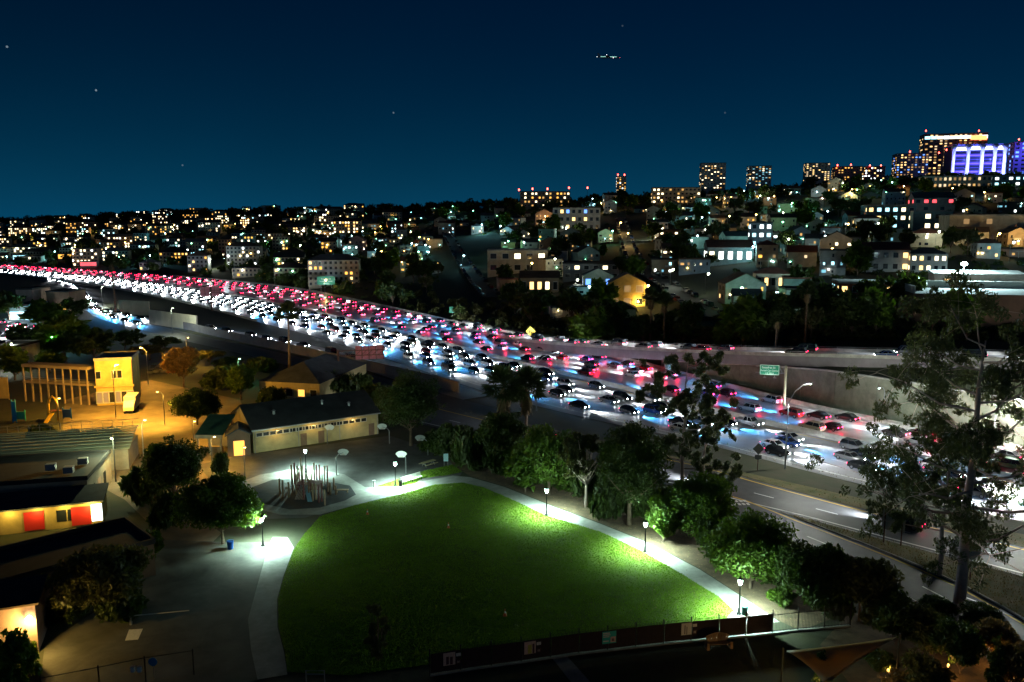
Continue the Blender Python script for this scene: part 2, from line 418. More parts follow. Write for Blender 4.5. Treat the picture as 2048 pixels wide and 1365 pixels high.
L = mixl(DT, DB, .07); strip(my, offs(L, .15), offs(L, -.15), .024)
L = mixl(DT, DB, .94); strip(mb, offs(L, .07), offs(L, -.07), .024)
dashes(mb, mixl(DT, DB, .5), .2, 3, 5, .024)
# painted arrow and legend blocks on the slip road
def legend(u0, v0, u1, v1, n):
    p, q = G(u0, v0), G(u1, v1); d = (q - p) / n; nrm = Vector((-d.y, d.x, 0)).normalized()
    for k in range(n):
        c = p + d * (k + .5)
        for j in (-.9, -.3, .3, .9):
            s = c + nrm * j; e = d * .34
            mb.add([(s + nrm * .2 - e)[:2] + (.026,), (s - nrm * .2 - e)[:2] + (.026,), (s - nrm * .2 + e)[:2] + (.026,), (s + nrm * .2 + e)[:2] + (.026,)], [(0, 1, 2, 3)])
legend(1474, 1000, 1486, 1012, 2); legend(1632, 1092, 1652, 1106, 3)
a, b = G(1930, 1195), G(2030, 1234); d = (b - a).normalized(); nn = Vector((-d.y, d.x, 0))
for q in ([a + nn * .12, a - nn * .12, b - d * 1.6 - nn * .12, b - d * 1.6 + nn * .12], [b - d * 1.6 + nn * .5, b - d * 1.6 - nn * .5, b]):
    mb.add([(p.x, p.y, .026) for p in q], [tuple(range(len(q)))])
tag(mb.build('ramp_white_markings', m_white), kind='structure'); tag(my.build('ramp_yellow_markings', m_yell), kind='structure')
# verges
gore = [tuple(p) for p in offs(NEAR, -.4)[8:70, :2]] + [tuple(p) for p in offs(CT, .3)[::-1, :2]]
sheet('dry_verge', gore, .006, m_dry)
isl = [tuple(p) for p in offs(CB, -.2)[42:, :2]] + [tuple(p) for p in offs(DT, .2)[::-1, :2] if p[1] < 104]
sheet('traffic_island', isl, .10, m_dry)
for L, lab in ((offs(DT, .28)[12:], 'yellow-edged kerb between the slip road and the dry island'), (offs(CB, -.3)[44:], 'pale kerb between the two-lane ramp and the dry island')):
    t = thing('kerb', lab, 'kerb')
    for i in range(0, len(L) - 3, 3):
        S = L[i:i + 4].copy(); d = S[-1] - S[-2]; S[-1] = S[-1] - d / np.linalg.norm(d) * .03
        mb = MB(); wall_along(mb, S, .22, .15, 0); mb.build('kerb_stone', m_barr, t)
# ramp B merging from the left and ramp A curving off the freeway
RB = smooth([(-262, 447), (-200, 372), (-146, 318), (-108, 288), (-75, 258), (-47, 226), (-27, 199), (-8, 174)])
mb = MB(); strip(mb, offs(RB, 4), offs(RB, -4), .012); tag(mb.build('entry_ramp', m_fwy), kind='structure')
RA = smooth([(-330, 565), (-290, 520), (-245, 455), (-205, 390), (-170, 334), (-135, 296), (-108, 268), (-79, 240), (-50, 210), (-25, 182), (-5, 158)])
mb = MB(); strip(mb, offs(RA, 4.5), offs(RA, -4.5), .014); tag(mb.build('exit_ramp', m_asph), kind='structure')
SWL = smooth([(-128, 300), (-100, 271), (-70, 241), (-42, 212), (-24, 193), (-12, 179)], 3.0)
sw = thing('sound_wall', 'low grey sound wall along the merging ramp above the school', 'wall')
for i in range(0, len(SWL) - 2, 2):
    S = SWL[i:i + 3].copy(); d = S[-1] - S[-2]; S[-1] = S[-1] - d / np.linalg.norm(d) * .08
    mb = MB(); wall_along(mb, S, .35, 2.6, 0); mb.build('wall_panel', mat('sound_wall_concrete', (.16, .145, .15), .9, noise=.2, scale=.4), sw)
# pale wall of the underpass left
for (pa, pb, hgt, lab, mm) in ((G(240, 628), G(300, 632), 6, 'cream underpass wall beside the curving ramp', mat('cream_wall', (.5, .47, .33), .9, noise=.12, scale=.3)),
                               (G(300, 648), G(395, 662), 5.5, 'pale lit retaining wall under the freeway embankment', mat('pale_wall', (.6, .58, .5), .9, noise=.12, scale=.3))):
    t = thing('underpass_wall', lab, 'wall'); L = resamp(np.array([pa, pb]), 8)
    for i in range(7):
        S = L[i:i + 2].copy(); d = S[-1] - S[-2]; S[-1] = S[-1] - d / np.linalg.norm(d) * .1
        mb = MB(); wall_along(mb, S, .5, hgt, 0); mb.build('wall_panel', mm, t)

# ------------------------------------------------------------------ park ground
LAWN = [(606, 1072), (588, 1100), (568, 1155), (556, 1200), (557, 1255), (570, 1305), (575, 1345), (700, 1352), (880, 1327), (1060, 1302), (1300, 1264), (1450, 1241), (1468, 1222), (1440, 1196), (1370, 1153), (1290, 1106), (1200, 1064), (1093, 1032), (1020, 998), (965, 975), (925, 966), (870, 970), (800, 990), (700, 1014), (640, 1034)]
sheet('lawn', pxs(LAWN), .03, m_lawn)
sheet('court', pxs([(440, 985), (395, 930), (480, 912), (780, 872), (880, 905), (930, 935), (920, 952), (880, 962), (740, 996), (610, 1036), (470, 1040)]), .006, mat('court_asphalt', (.10, .10, .10), stain=(0.15, 0.35), rough=.85, noise=.25, scale=.4, bump=.1))
sheet('school_yard', pxs([(120, 930), (130, 800), (300, 760), (480, 800), (520, 905), (400, 930), (440, 985), (470, 1040), (420, 1090), (330, 1080), (250, 1000)]), .003, mat('yard_paving', (.18, .14, .095), stain=(0.15, 0.4), rough=.9, noise=.25, scale=.3, bump=.1))
sheet('driveway', pxs([(330, 1080), (460, 1085), (540, 1085), (520, 1170), (498, 1240), (505, 1300), (515, 1360), (60, 1500), (90, 1290), (240, 1190)]), .008, mat('driveway_asphalt', (.095, .095, .082), stain=(0.2, 0.45), rough=.85, noise=.3, scale=.3, bump=.12))
PATHL = [(545, 1075), (575, 1075), (588, 1096), (566, 1155), (554, 1200), (555, 1255), (568, 1305), (575, 1350), (515, 1360), (502, 1300), (496, 1240), (515, 1170), (532, 1110)]
sheet('footpath', pxs(PATHL), .02, m_conc)
PATHT = [(468, 970), (520, 950), (580, 940), (650, 942), (690, 950), (730, 975), (790, 975), (850, 962), (905, 952), (940, 955), (1010, 975), (1110, 1015), (1200, 1048), (1300, 1088), (1400, 1140), (1490, 1198), (1560, 1245), (1470, 1252), (1452, 1232), (1466, 1222), (1440, 1196), (1370, 1153), (1290, 1106), (1200, 1064), (1093, 1032), (1020, 998), (965, 975), (925, 966), (870, 970), (800, 990), (740, 1003), (700, 1014), (640, 1030), (560, 1030), (480, 1010)]
sheet('park_path', pxs(PATHT), .022, m_conc)
sheet('play_surface', pxs([(505, 975), (545, 960), (600, 958), (660, 965), (700, 972), (712, 990), (690, 1002), (640, 1016), (580, 1020), (525, 1008)]), .028, m_rub)
sheet('small_lawn', pxs([(752, 974), (800, 958), (850, 942), (905, 930), (925, 945), (890, 952), (845, 957), (830, 968), (790, 974)]), .032, m_lawn)
sheet('tree_bed', pxs([(940, 953), (905, 930), (890, 905), (1000, 890), (1300, 1000), (1420, 1060), (1600, 1150), (1700, 1225), (1600, 1262), (1560, 1243), (1490, 1196), (1400, 1138), (1300, 1086), (1200, 1046), (1110, 1013), (1010, 973)]), .012, m_dirt)
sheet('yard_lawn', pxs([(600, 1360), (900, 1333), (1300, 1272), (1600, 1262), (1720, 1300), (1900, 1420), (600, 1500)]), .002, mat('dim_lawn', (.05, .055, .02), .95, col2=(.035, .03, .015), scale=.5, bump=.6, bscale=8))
sheet('yard_path', pxs([(1105, 1318), (1135, 1314), (1190, 1375), (1150, 1375)]), .014, m_conc)
sheet('garden_bed', pxs([(1700, 1225), (1800, 1245), (2100, 1310), (2200, 1500), (1800, 1500), (1640, 1290)]), .010, m_dirt)
# real grass blades over the lawn
def inpoly(P, x, y):
    n = len(P); r = np.zeros(len(x), bool); j = n - 1
    for i in range(n):
        xi, yi = P[i]; xj, yj = P[j]
        c = ((yi > y) != (yj > y)) & (x < (xj - xi) * (y - yi) / (yj - yi + 1e-12) + xi); r ^= c; j = i
    return r
rg = np.random.default_rng(4)
LP = [tuple(p) for p in pxs(LAWN)] ; SP = [tuple(p) for p in pxs([(752, 974), (800, 958), (850, 942), (905, 930), (925, 945), (890, 952), (845, 957), (830, 968), (790, 974)])]
def blades(name, P, n, label, hgt=.11, m=None, z0=.03):
    x0, x1 = min(p[0] for p in P), max(p[0] for p in P); y0, y1 = min(p[1] for p in P), max(p[1] for p in P)
    x = rg.uniform(x0, x1, n); y = rg.uniform(y0, y1, n); k = inpoly(P, x, y); x, y = x[k], y[k]; n = len(x)
    a = rg.uniform(0, 6.283, n); w = rg.uniform(.02, .06, n); h = hgt * rg.uniform(.5, 1.3, n); t = rg.normal(0, .05, (n, 2))
    V = np.zeros((n, 3, 3)); V[:, 0] = np.stack([x - np.cos(a) * w, y - np.sin(a) * w, np.full(n, z0)], 1); V[:, 1] = np.stack([x + np.cos(a) * w, y + np.sin(a) * w, np.full(n, z0)], 1)
    V[:, 2] = np.stack([x + t[:, 0], y + t[:, 1], z0 + h], 1)
    me = bpy.data.meshes.new(name); me.vertices.add(3 * n); me.vertices.foreach_set('co', V.ravel()); me.loops.add(3 * n); me.loops.foreach_set('vertex_index', np.arange(3 * n, dtype=np.int32))
    me.polygons.add(n); me.polygons.foreach_set('loop_start', np.arange(0, 3 * n, 3, dtype=np.int32)); me.update(); me.validate()
    me.materials.append(m or leafmat('grass_blade', (.13, .235, .004), .4)); return tag(link(name, me), label, 'grass', kind='stuff')
blades('grass', LP, 230000, 'short mown green grass of the park lawn')
blades('grass', SP, 12000, 'short green grass of the small lawn wedge by the bench')
m_drygrass = leafmat('dry_grass_blade', (.20, .15, .05), .6)
blades('dry_grass', gore, 60000, 'dry tufted grass on the verge between ramp and freeway', .22, m_drygrass, .006)
blades('dry_grass', isl, 60000, 'dry patchy grass on the wedge island between the ramps', .24, m_drygrass, .10)
# leaf litter under the trees
BED = [tuple(p) for p in pxs([(940, 953), (905, 930), (1000, 900), (1300, 1000), (1420, 1060), (1600, 1150), (1700, 1225), (1600, 1262), (1560, 1243), (1490, 1196), (1400, 1138), (1300, 1086), (1200, 1046), (1110, 1013), (1010, 973)])]
def litter(name, P, n, label, cols, z):
    x = rg.uniform(min(p[0] for p in P), max(p[0] for p in P), n); y = rg.uniform(min(p[1] for p in P), max(p[1] for p in P), n); k = inpoly(P, x, y); mb = MB()
    for a, b in zip(x[k], y[k]):
        t = rnd.uniform(0, 6.28); s_ = rnd.uniform(.05, .13); c_, q_ = math.cos(t) * s_, math.sin(t) * s_; mb.mi = rnd.randrange(len(cols))
        mb.add([(a - c_, b - q_, z), (a + q_ * .5, b - c_ * .5, z + .02), (a + c_, b + q_, z + .01), (a - q_ * .5, b + c_ * .5, z + .03)], [(0, 1, 2, 3)])
    tag(mb.build(name, cols), label, 'leaves', kind='stuff')
lc_ = [mat('litter_tan', (.30, .20, .09), .9), mat('litter_brown', (.14, .08, .04), .9), mat('litter_olive', (.14, .14, .05), .9)]
litter('leaf_litter', BED, 9000, 'fallen leaves scattered over the mulch under the trees', lc_, .016)
litter('leaf_litter', [tuple(p) for p in pxs(PATHT)], 700, 'few fallen leaves on the concrete park path', lc_, .026)
litter('leaf_litter', LP, 1500, 'dead leaves scattered over the lawn', lc_, .10)

# ------------------------------------------------------------------ vegetation builders
m_bark = mat('bark', (.16, .11, .075), .9, noise=.4, scale=2, bump=.5, bscale=9)
m_pbark = mat('pale_bark', (.56, .41, .35), .85, noise=.25, scale=1.2, bump=.3, bscale=5)
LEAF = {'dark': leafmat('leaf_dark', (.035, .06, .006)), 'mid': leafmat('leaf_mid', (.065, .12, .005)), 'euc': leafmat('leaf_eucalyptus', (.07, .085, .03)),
        'olive': leafmat('leaf_olive', (.07, .075, .02)), 'amber': leafmat('leaf_amber_lit', (.16, .10, .035)), 'palm': leafmat('leaf_palm', (.05, .075, .02))}  # amber leaves have the amber lamp light put into their colour
def leaves_mesh(name, clumps, n, leaf, m, seed=0, droop=0.0, aspect=2.2):
    """clumps: (x,y,z,r) ; n leaf quads spread through them"""
    g = np.random.default_rng(seed); C = np.array(clumps, float)
    w = C[:, 3] ** 2; k = g.choice(len(C), n, p=w / w.sum())
    d = g.normal(size=(n, 3)); d /= np.linalg.norm(d, axis=1)[:, None]
    r = C[k, 3] * g.uniform(.25, 1.0, n) ** .6
    P = C[k, :3] + d * r[:, None] * np.array([1, 1, .8])
    a = g.normal(size=(n, 3)); a[:, 2] -= droop; a /= np.linalg.norm(a, axis=1)[:, None]
    b = np.cross(a, g.normal(size=(n, 3))); b /= np.linalg.norm(b, axis=1)[:, None] + 1e-9
    L = leaf * g.uniform(.6, 1.3, n)[:, None]; a = a * L * aspect / 2; b = b * L / 2
    V = np.stack([P - a, P - b * .9, P + a, P + b * .9], 1).reshape(-1, 3)
    me = bpy.data.meshes.new(name); me.vertices.add(4 * n); me.vertices.foreach_set('co', V.ravel())
    me.loops.add(4 * n); me.loops.foreach_set('vertex_index', np.arange(4 * n, dtype=np.int32))
    me.polygons.add(n); me.polygons.foreach_set('loop_start', np.arange(0, 4 * n, 4, dtype=np.int32)); me.update(); me.validate()
    me.materials.append(m); return me
def tree_meshes(name, h, w, kind, n, leaf, seed, trunk_h=.3, ncl=30, flat=.8, sparse=False, tw=.02, bark=None, lean=0.0):
    """trunk with limbs and a clumped crown for a tree of height h and crown width w, base at the origin"""
    r = random.Random(seed); tr = MB(); cl = []
    tr.tube([(0, 0, -.2), (lean * .2, 0, h * trunk_h * .5), (lean * .6, .05 * h * .2, h * trunk_h), (lean, 0, h * .75)], [h * tw * 1.25, h * tw, h * tw * .8, h * tw * .25], 8)
    cz = h * (1 + trunk_h) / 2; rz_ = h * (1 - trunk_h) / 2
    for i in range(ncl):
        while True:
            x, y, z = r.uniform(-1, 1), r.uniform(-1, 1), r.uniform(-1, 1)
            q = x * x + y * y + z * z
            if .12 < q < 1: break
        if not sparse: k = (.75 + .25 * r.random()) / math.sqrt(q) * r.uniform(.45, 1) ; x, y, z = x * k, y * k, z * k
        rr = w * (r.uniform(.08, .15) if sparse else r.choice((.09, .12, .16, .2)) * r.uniform(.85, 1.15))
        if i % 5 == 0: x, y, z, rr = x * 1.22, y * 1.22, z * 1.15, rr * .55
        c = (lean + x * (w / 2 - rr * .7), y * (w / 2 - rr * .7), cz + z * (rz_ - rr * .5)); cl.append((*c, rr))
        if i % (1 if sparse else 3) == 0:
            z0 = h * trunk_h * r.uniform(.8, 1.3); mid = (c[0] * .45 + lean * .3, c[1] * .45, (z0 + c[2]) / 2 - .03 * h)
            tr.tube([(lean * .6, 0, z0), mid, c], [h * tw * .45, h * tw * .28, h * tw * .08], 5, False)
    return tr.mesh(name + '_trunk', bark or m_bark, True), leaves_mesh(name + '_crown', cl, n, leaf, LEAF[kind], seed, .6 if sparse else .2)
TM = {}
def put_tree(name, key, label, cat, loc, h, w, group=None, rz=None, **k):
    """a tree: trunk + crown; meshes of one key are shared and scaled"""
    if key not in TM: TM[key] = (h, w) + tree_meshes(key, h, w, **k)
    h0, w0, tm, cm = TM[key]
    o = thing(name, label, cat, loc, rnd.uniform(0, 6.28) if rz is None else rz, group, (w / w0, w / w0, h / h0))
    link('trunk', tm, o); link('crown', cm, o); return o
def px_size(p, u0, u1): return (u1 - u0) / F * PX(p)[2]
def top_h(p, v):
    b = -(v - 682.5) / F
    return H + p.y * (-math.sin(PIT) + b * math.cos(PIT)) / (math.cos(PIT) + b * math.sin(PIT)) - p.z
def tree_px(name, key, label, cat, u, vb, vt, wpx, **k):
    p = G(u, vb); return put_tree(name, key, label, cat, p, top_h(p, vt), px_size(p, 0, wpx), **k)

def palm(label, p, h, cw, seed, skirt=True, fan=True):
    r = random.Random(seed); o = thing('palm_tree', label, 'palm tree', p, r.uniform(0, 6))
    t = MB(); bend = r.uniform(-.02, .02) * h
    t.tube([(0, 0, -.2), (bend * .4, 0, h * .4), (bend, 0, h - cw * .35)], [h * .016 + .12, h * .011 + .1, .14], 8); t.build('trunk', m_bark, o, True)
    c = MB(); top = Vector((bend, 0, h - cw * .4))
    nf = 85 if fan else 40
    for i in range(nf):
        a = r.uniform(0, 6.283); el = r.uniform(-.5, 1.35); L = cw * .5 * r.uniform(.8, 1.1)
        d = Vector((math.cos(a) * math.cos(el), math.sin(a) * math.cos(el), math.sin(el)))
        side = Vector((-math.sin(a), math.cos(a), 0)); pts = []
        for k in range(5):
            s = k / 4; pts.append(top + d * L * s - Vector((0, 0, 1)) * L * .45 * s * s * math.cos(el))
        if fan:   # fan leaf: stalk with radiating strips
            hub = pts[2]; c.tube(pts[:3], .025, 3, False)
            for j in range(9):
                b = (j - 4) * .32; dd = (d * math.cos(b) + side * math.sin(b)); e = hub + dd * L * .55 - Vector((0, 0, .12 * L * abs(b)))
                n2 = dd.cross(Vector((0, 0, 1))).normalized() * L * .05
                c.add([hub, hub + dd * L * .3 + n2, e, hub + dd * L * .3 - n2], [(0, 1, 2, 3)])
        else:
            for k in range(1, 5):
                for sg in (-1, 1):
                    for q in (0, .5):
                        b0 = pts[k - 1].lerp(pts[k], q); e = b0 + side * sg * L * .28 * (1.1 - k / 5) + d * L * .1 - Vector((0, 0, L * .12))
                        c.add([b0, b0 + d * L * .05, e], [(0, 1, 2)])
            c.tube(pts, .03, 3, False)
    c.build('crown', LEAF['palm'], o)
    if skirt:
        s = MB()
        for i in range(130):
            a = r.uniform(0, 6.283); z0 = h - cw * .42 - r.uniform(0, cw * .35); rr = r.uniform(.2, .55) * cw * .32
            b0 = Vector((bend + .15 * math.cos(a), .15 * math.sin(a), z0)); e = Vector((bend + rr * math.cos(a), rr * math.sin(a), z0 - cw * .3)); n2 = Vector((-math.sin(a), math.cos(a), 0)) * .16
            s.add([b0 + n2 * .3, b0 - n2 * .3, e - n2, e + n2], [(0, 1, 2, 3)])
        s.build('dead_frond_skirt', mat('dead_frond', (.16, .11, .05), .9, noise=.4, scale=2), o)
    return o

# ------------------------------------------------------------------ park lamps
LAMPC = (.66, 1.0, .84)
m_glow = mat('lamp_globe', (.9, 1, .95), .3, emit=(.62, 1.0, .92), es=30, sample=False)
_n = m_glow.node_tree; _t = _n.nodes.new('ShaderNodeBsdfTransparent'); _x = _n.nodes.new('ShaderNodeMixShader'); _x.inputs[0].default_value = .35      # clear glass lets the lamp's light through
_n.links.new(_t.outputs[0], _x.inputs[1]); _n.links.new(_n.nodes['Principled BSDF'].outputs[0], _x.inputs[2]); _n.links.new(_x.outputs[0], _n.nodes['Material Output'].inputs[0])
def park_lamp(label, u, v, hgt=3.75, power=900):
    p = G(u, v); o = thing('park_lamp', label, 'street lamp', p, 0, 'green-white globe lamps of the park')
    b = MB(); b.lathe([(.24, 0), (.24, .12), (.14, .2), (.11, .6), (.075, .75), (.06, hgt - .75), (.1, hgt - .72), (.12, hgt - .66), (.05, hgt - .62)], 12); b.build('post', m_dark, o, True)
    g = MB(); g.lathe([(.09, hgt - .62), (.20, hgt - .35), (.24, hgt - .12), (.22, hgt - .08)], 12); g.build('globe', m_glow, o, True)
    c = MB(); c.lathe([(.27, hgt - .08), (.26, hgt - .03), (.10, hgt + .12), (.03, hgt + .16), (.02, hgt + .26)], 12); c.build('cap', m_dark, o, True)
    # the globe throws its light outwards and down from below the cap
    light('lamp_light', 'SPOT', (0, 0, hgt - .42), power * .95, LAMPC, o, .22, 152, (0, 0, 0), .85)
    light('globe_glow', 'POINT', (0, 0, hgt - .38), power * .12, LAMPC, o, .22)
    return o
PL = [('lamp at the back rim of the playground pad', 612, 945, 1300), ('lamp beside the white park bench on the small lawn', 791, 972, 1100), ('lamp halfway up the path in front of the leafy row', 1093, 1031, 1100),
      ('lamp by the round trees where the path bends', 1290, 1104, 1100), ('lamp next to the bin by the iron fence', 1478, 1229, 1100), ('lamp half hidden in the tree at the near path end', 526, 1092, 1150)]
for lab, u, v, pw in PL: park_lamp(lab, u, v, 3.7, pw * 21)

# ------------------------------------------------------------------ playground of upright logs
pc = G(618, 990); o = thing('playground_structure', 'timber playground of many upright logs with a slide on the dark pad', 'playground', pc)
m_log = [mat('log_brown', (.20, .12, .07), .85, noise=.3, scale=3), mat('log_red', (.16, .05, .045), .8, noise=.3, scale=3), mat('log_tan', (.33, .24, .15), .85, noise=.3, scale=3)]
r = random.Random(3)
for (u, v, hpx) in [(560, 990, 34), (566, 994, 36), (578, 995, 32), (584, 968, 40), (590, 970, 46), (596, 972, 42), (600, 985, 50), (606, 978, 48), (612, 990, 46), (618, 996, 40), (624, 978, 34), (629, 962, 38), (634, 964, 36), (640, 968, 40), (645, 975, 34),
                   (650, 970, 40), (656, 985, 30), (661, 990, 26), (608, 1000, 44), (626, 1003, 38), (632, 1000, 34), (638, 1006, 36), (644, 1004, 40), (650, 1012, 34), (668, 980, 26), (672, 990, 20), (593, 990, 44), (586, 985, 40), (615, 970, 30), (655, 960, 30), (603, 965, 52), (621, 985, 28)]:
    p = G(u, v); hgt = hpx * PX(p)[2] / F
    mb = MB(); mb.lathe([(.12, -.1), (.125, hgt * .5), (.115, hgt - .1), (.03, hgt)], 8, (p.x - pc.x, p.y - pc.y, 0)); mb.build('log_post', r.choice(m_log), o, True)
a, b = G(600, 982) - pc, G(640, 992) - pc
for z in (.9, 1.5):
    mb = MB(); mb.box(a.x, b.x, b.y, a.y, z, z + .1); mb.build('platform', m_log[1], o)
s0, s1 = G(612, 985) - pc, G(620, 1006) - pc
mb = MB(); A = [(s0.x - .3, s0.y, 1.6), (s0.x + .3, s0.y, 1.6)]
mb.loft([[(s0.x - .32 + (s1.x - s0.x) * t, s0.y + (s1.y - s0.y) * t, 1.6 - 1.45 * t ** .8 + zz) if k in (0, 3) else (s0.x + .32 + (s1.x - s0.x) * t, s0.y + (s1.y - s0.y) * t, 1.6 - 1.45 * t ** .8 + zz) for k, zz in ((0, .05), (1, .05), (2, 0), (3, 0))] for t in np.linspace(0, 1, 9)])
mb.build('slide', mat('slide_plastic', (.25, .5, .65), .4), o)
b0 = G(672, 986) - pc
mb = MB(); mb.box(b0.x, b0.x + 1.8, b0.y - .25, b0.y + .25, .42, .5); mb.box(b0.x + .1, b0.x + .2, b0.y - .2, b0.y + .2, 0, .42); mb.box(b0.x + 1.6, b0.x + 1.7, b0.y - .2, b0.y + .2, 0, .42); mb.build('balance_beam', m_log[2], o)
for k in range(6):
    q = G(590 + k * 3, 1000) - pc; mb = MB(); mb.tube([(q.x, q.y, 0), (q.x + .5, q.y + 1.6, 1.6)], .05, 6); mb.build('climbing_bar', m_metal, o)

# ------------------------------------------------------------------ basketball hoops
def hoop(label, ub, vb, hh, du, dv, fan=True):
    p = G(ub, vb); o = thing('basketball_hoop', label, 'basketball hoop', p, 0, 'basketball hoops on the court')
    bw = 1.0; dx = du; mb = MB()
    mb.tube([(0, 0, 0), (0, 0, hh * .8), (dx * .3, dv * .3, hh * .95), (dx, dv, hh)], [.09, .08, .07, .06], 8); mb.build('pole', m_metal, o, True)
    bb = MB(); n = 10; pts = [(-.45, -.5)] + [(.85 * math.cos(math.pi - math.pi * k / n), .5 * math.sin(math.pi * k / n)) for k in range(n + 1)] + [(.45, -.5)]
    bb.add([(dx + a, dv - .03, hh + .1 + c) for a, c in pts] + [(dx + a, dv + .03, hh + .1 + c) for a, c in pts], [tuple(range(len(pts))), tuple(range(2 * len(pts) - 1, len(pts) - 1, -1))] + [(i, i + len(pts), (i + 1) % len(pts) + len(pts), (i + 1) % len(pts)) for i in range(len(pts))])
    bb.build('backboard', mat('backboard', (.62, .64, .6), .6, noise=.1, scale=3), o)
    rm = MB(); rm.tube([(dx + .23 * math.cos(t), dv - .3 + .23 * math.sin(t), hh - .2) for t in np.linspace(0, 6.283, 13)], .015, 4, False); rm.build('rim', mat('rim_orange', (.6, .15, .03), .5), o)
    return o
hoop('hoop with fan backboard by the school wall end', 655, 889, 3.0, .5, -.2)
hoop('hoop with small pale backboard right behind the playground', 673, 951, 3.4, 1.0, .6)
hoop('hoop at the far corner of the court under the dark tree', 779, 888, 2.9, -1.3, .5)
hoop('hoop beyond the picnic table with pale backboard', 856, 911, 2.8, -1.3, .3)
hoop('hoop with curved pole behind the park bench lamp', 812, 947, 3.1, -.6, -.5)

# ------------------------------------------------------------------ benches, table, signs, bins, cones
m_bench = mat('bench_white', (.72, .72, .66), .7, noise=.1, scale=5)
m_wood = mat('bench_wood', (.30, .17, .08), .8, noise=.25, scale=4)
m_tan = mat('table_tan', (.42, .36, .2), .8, noise=.2, scale=4)
d = G(843, 958) - G(803, 970); ang = math.atan2(d.y, d.x)
o = thing('park_bench', 'white slatted park bench beside the lamp on the path', 'bench', (G(803, 970) + G(843, 958)) / 2, ang)
L = d.length
for y, z, w in ((-.28, .46, .12), (-.12, .47, .12), (.04, .48, .12)):
    mb = MB(); mb.box(-L / 2, L / 2, y, y + w, z, z + .04); mb.build('seat_slat', m_bench, o)
for k, z in enumerate((.62, .78, .94)):
    mb = MB(); mb.box(-L / 2, L / 2, .2 + .04 * k, .24 + .04 * k, z, z + .12); mb.build('back_slat', m_bench, o)
for x in (-L / 2 + .2, 0, L / 2 - .2):
    mb = MB(); mb.box(x - .04, x + .04, -.28, .26, .4, .45); mb.box(x - .04, x + .04, -.26, -.2, 0, .4); mb.box(x - .04, x + .04, .18, .26, 0, .45); mb.tube([(x, .21, .45), (x, .34, 1.05)], .03, 5); mb.build('leg_frame', m_dark, o)
o = thing('picnic_table', 'tan picnic table with benches at the court edge', 'picnic table', G(857, 932), ang)
mb = MB(); mb.box(-1.3, 1.3, -.38, .38, .7, .76); mb.build('table_top', m_tan, o)
for y in (-.75, .75): mb = MB(); mb.box(-1.3, 1.3, y - .14, y + .14, .42, .47); mb.build('bench_plank', m_tan, o)
for x in (-.9, .9): mb = MB(); mb.tube([(x, -.75, .4), (x, .75, .4)], .035, 5); mb.tube([(x, -.5, 0), (x, -.15, .7)], .035, 5); mb.tube([(x, .5, 0), (x, .15, .7)], .035, 5); mb.build('leg_frame', m_metal, o)
def board_sign(name, label, p, rz, w, h, z, m, post=m_metal, posts=(0,)):
    o = thing(name, label, 'sign', p, rz)
    for x in posts: mb = MB(); mb.tube([(x, .05, 0), (x, .05, z + h)], .045, 6); mb.build('post', post, o)
    mb = MB(); mb.box(-w / 2, w / 2, -.025, .02, z, z + h); pn = mb.build('panel', m, o); return o
board_sign('notice_board', 'pale blue notice sign at the corner of the small lawn', G(892, 934), 0, .75, 1.25, .9, mat('notice_blue', (.35, .55, .6), .6, noise=.15, scale=6), posts=(-.3, .3))
def bin_(label, p, m, hgt=1.0, rr=.32):
    o = thing('trash_bin', label, 'bin', p); mb = MB(); mb.lathe([(rr * .8, 0), (rr * .85, .05), (rr, hgt * .8), (rr * 1.06, hgt * .82), (rr * 1.06, hgt * .87)], 12); mb.build('body', m, o, True)
    mb = MB(); mb.lathe([(rr * 1.1, hgt * .875), (rr * 1.05, hgt * .93), (rr * .5, hgt)], 12); mb.build('lid', m, o, True)
m_green = mat('bin_green', (.03, .14, .12), .5); m_blue = mat('bin_blue', (.02, .12, .5), .45)
bin_('dark green bin beside the lamp by the iron fence', G(1489, 1230), m_green); bin_('bright blue bin at the driveway edge under the tree', G(461, 1098), m_blue, 1.1, .38)
bin_('dark bin at the end of the white bench', G(801, 973), m_dark); bin_('blue bin beyond the corrugated roof by the school yard', G(246, 893), m_blue, 1.3, .45)
o = thing('drinking_fountain', 'pale drinking fountain on the path beside the small lawn', 'fountain', G(748, 974))
mb = MB(); mb.lathe([(.18, 0), (.15, .1), (.14, .75), (.2, .82)], 10); mb.build('pedestal', m_bench, o, True); mb = MB(); mb.lathe([(.2, .82), (.3, .95), (.28, .97), (.1, .9)], 12); mb.build('basin', m_metal, o, True)
m_cone = mat('cone_orange', (.75, .16, .05), .6); m_cw = mat('cone_white', (.8, .8, .78), .5)
for lab, u, v in (('orange cone on the lit grass nearest the lamp path', 897, 1056), ('orange cone low on the dark part of the lawn', 1010, 1232), ('orange cone near the top left corner of the lawn', 735, 1029)):
    o = thing('traffic_cone', lab, 'cone', G(u, v, .03)); mb = MB(); mb.box(-.2, .2, -.2, .2, 0, .04); mb.build('base', m_cone, o)
    mb = MB(); mb.lathe([(.15, .04), (.1, .3)], 10); mb.build('lower_cone', m_cone, o, True); mb = MB(); mb.lathe([(.1, .3), (.065, .5)], 10); mb.build('white_band', m_cw, o, True); mb = MB(); mb.lathe([(.065, .5), (.03, .72)], 10); mb.build('tip', m_cone, o, True)

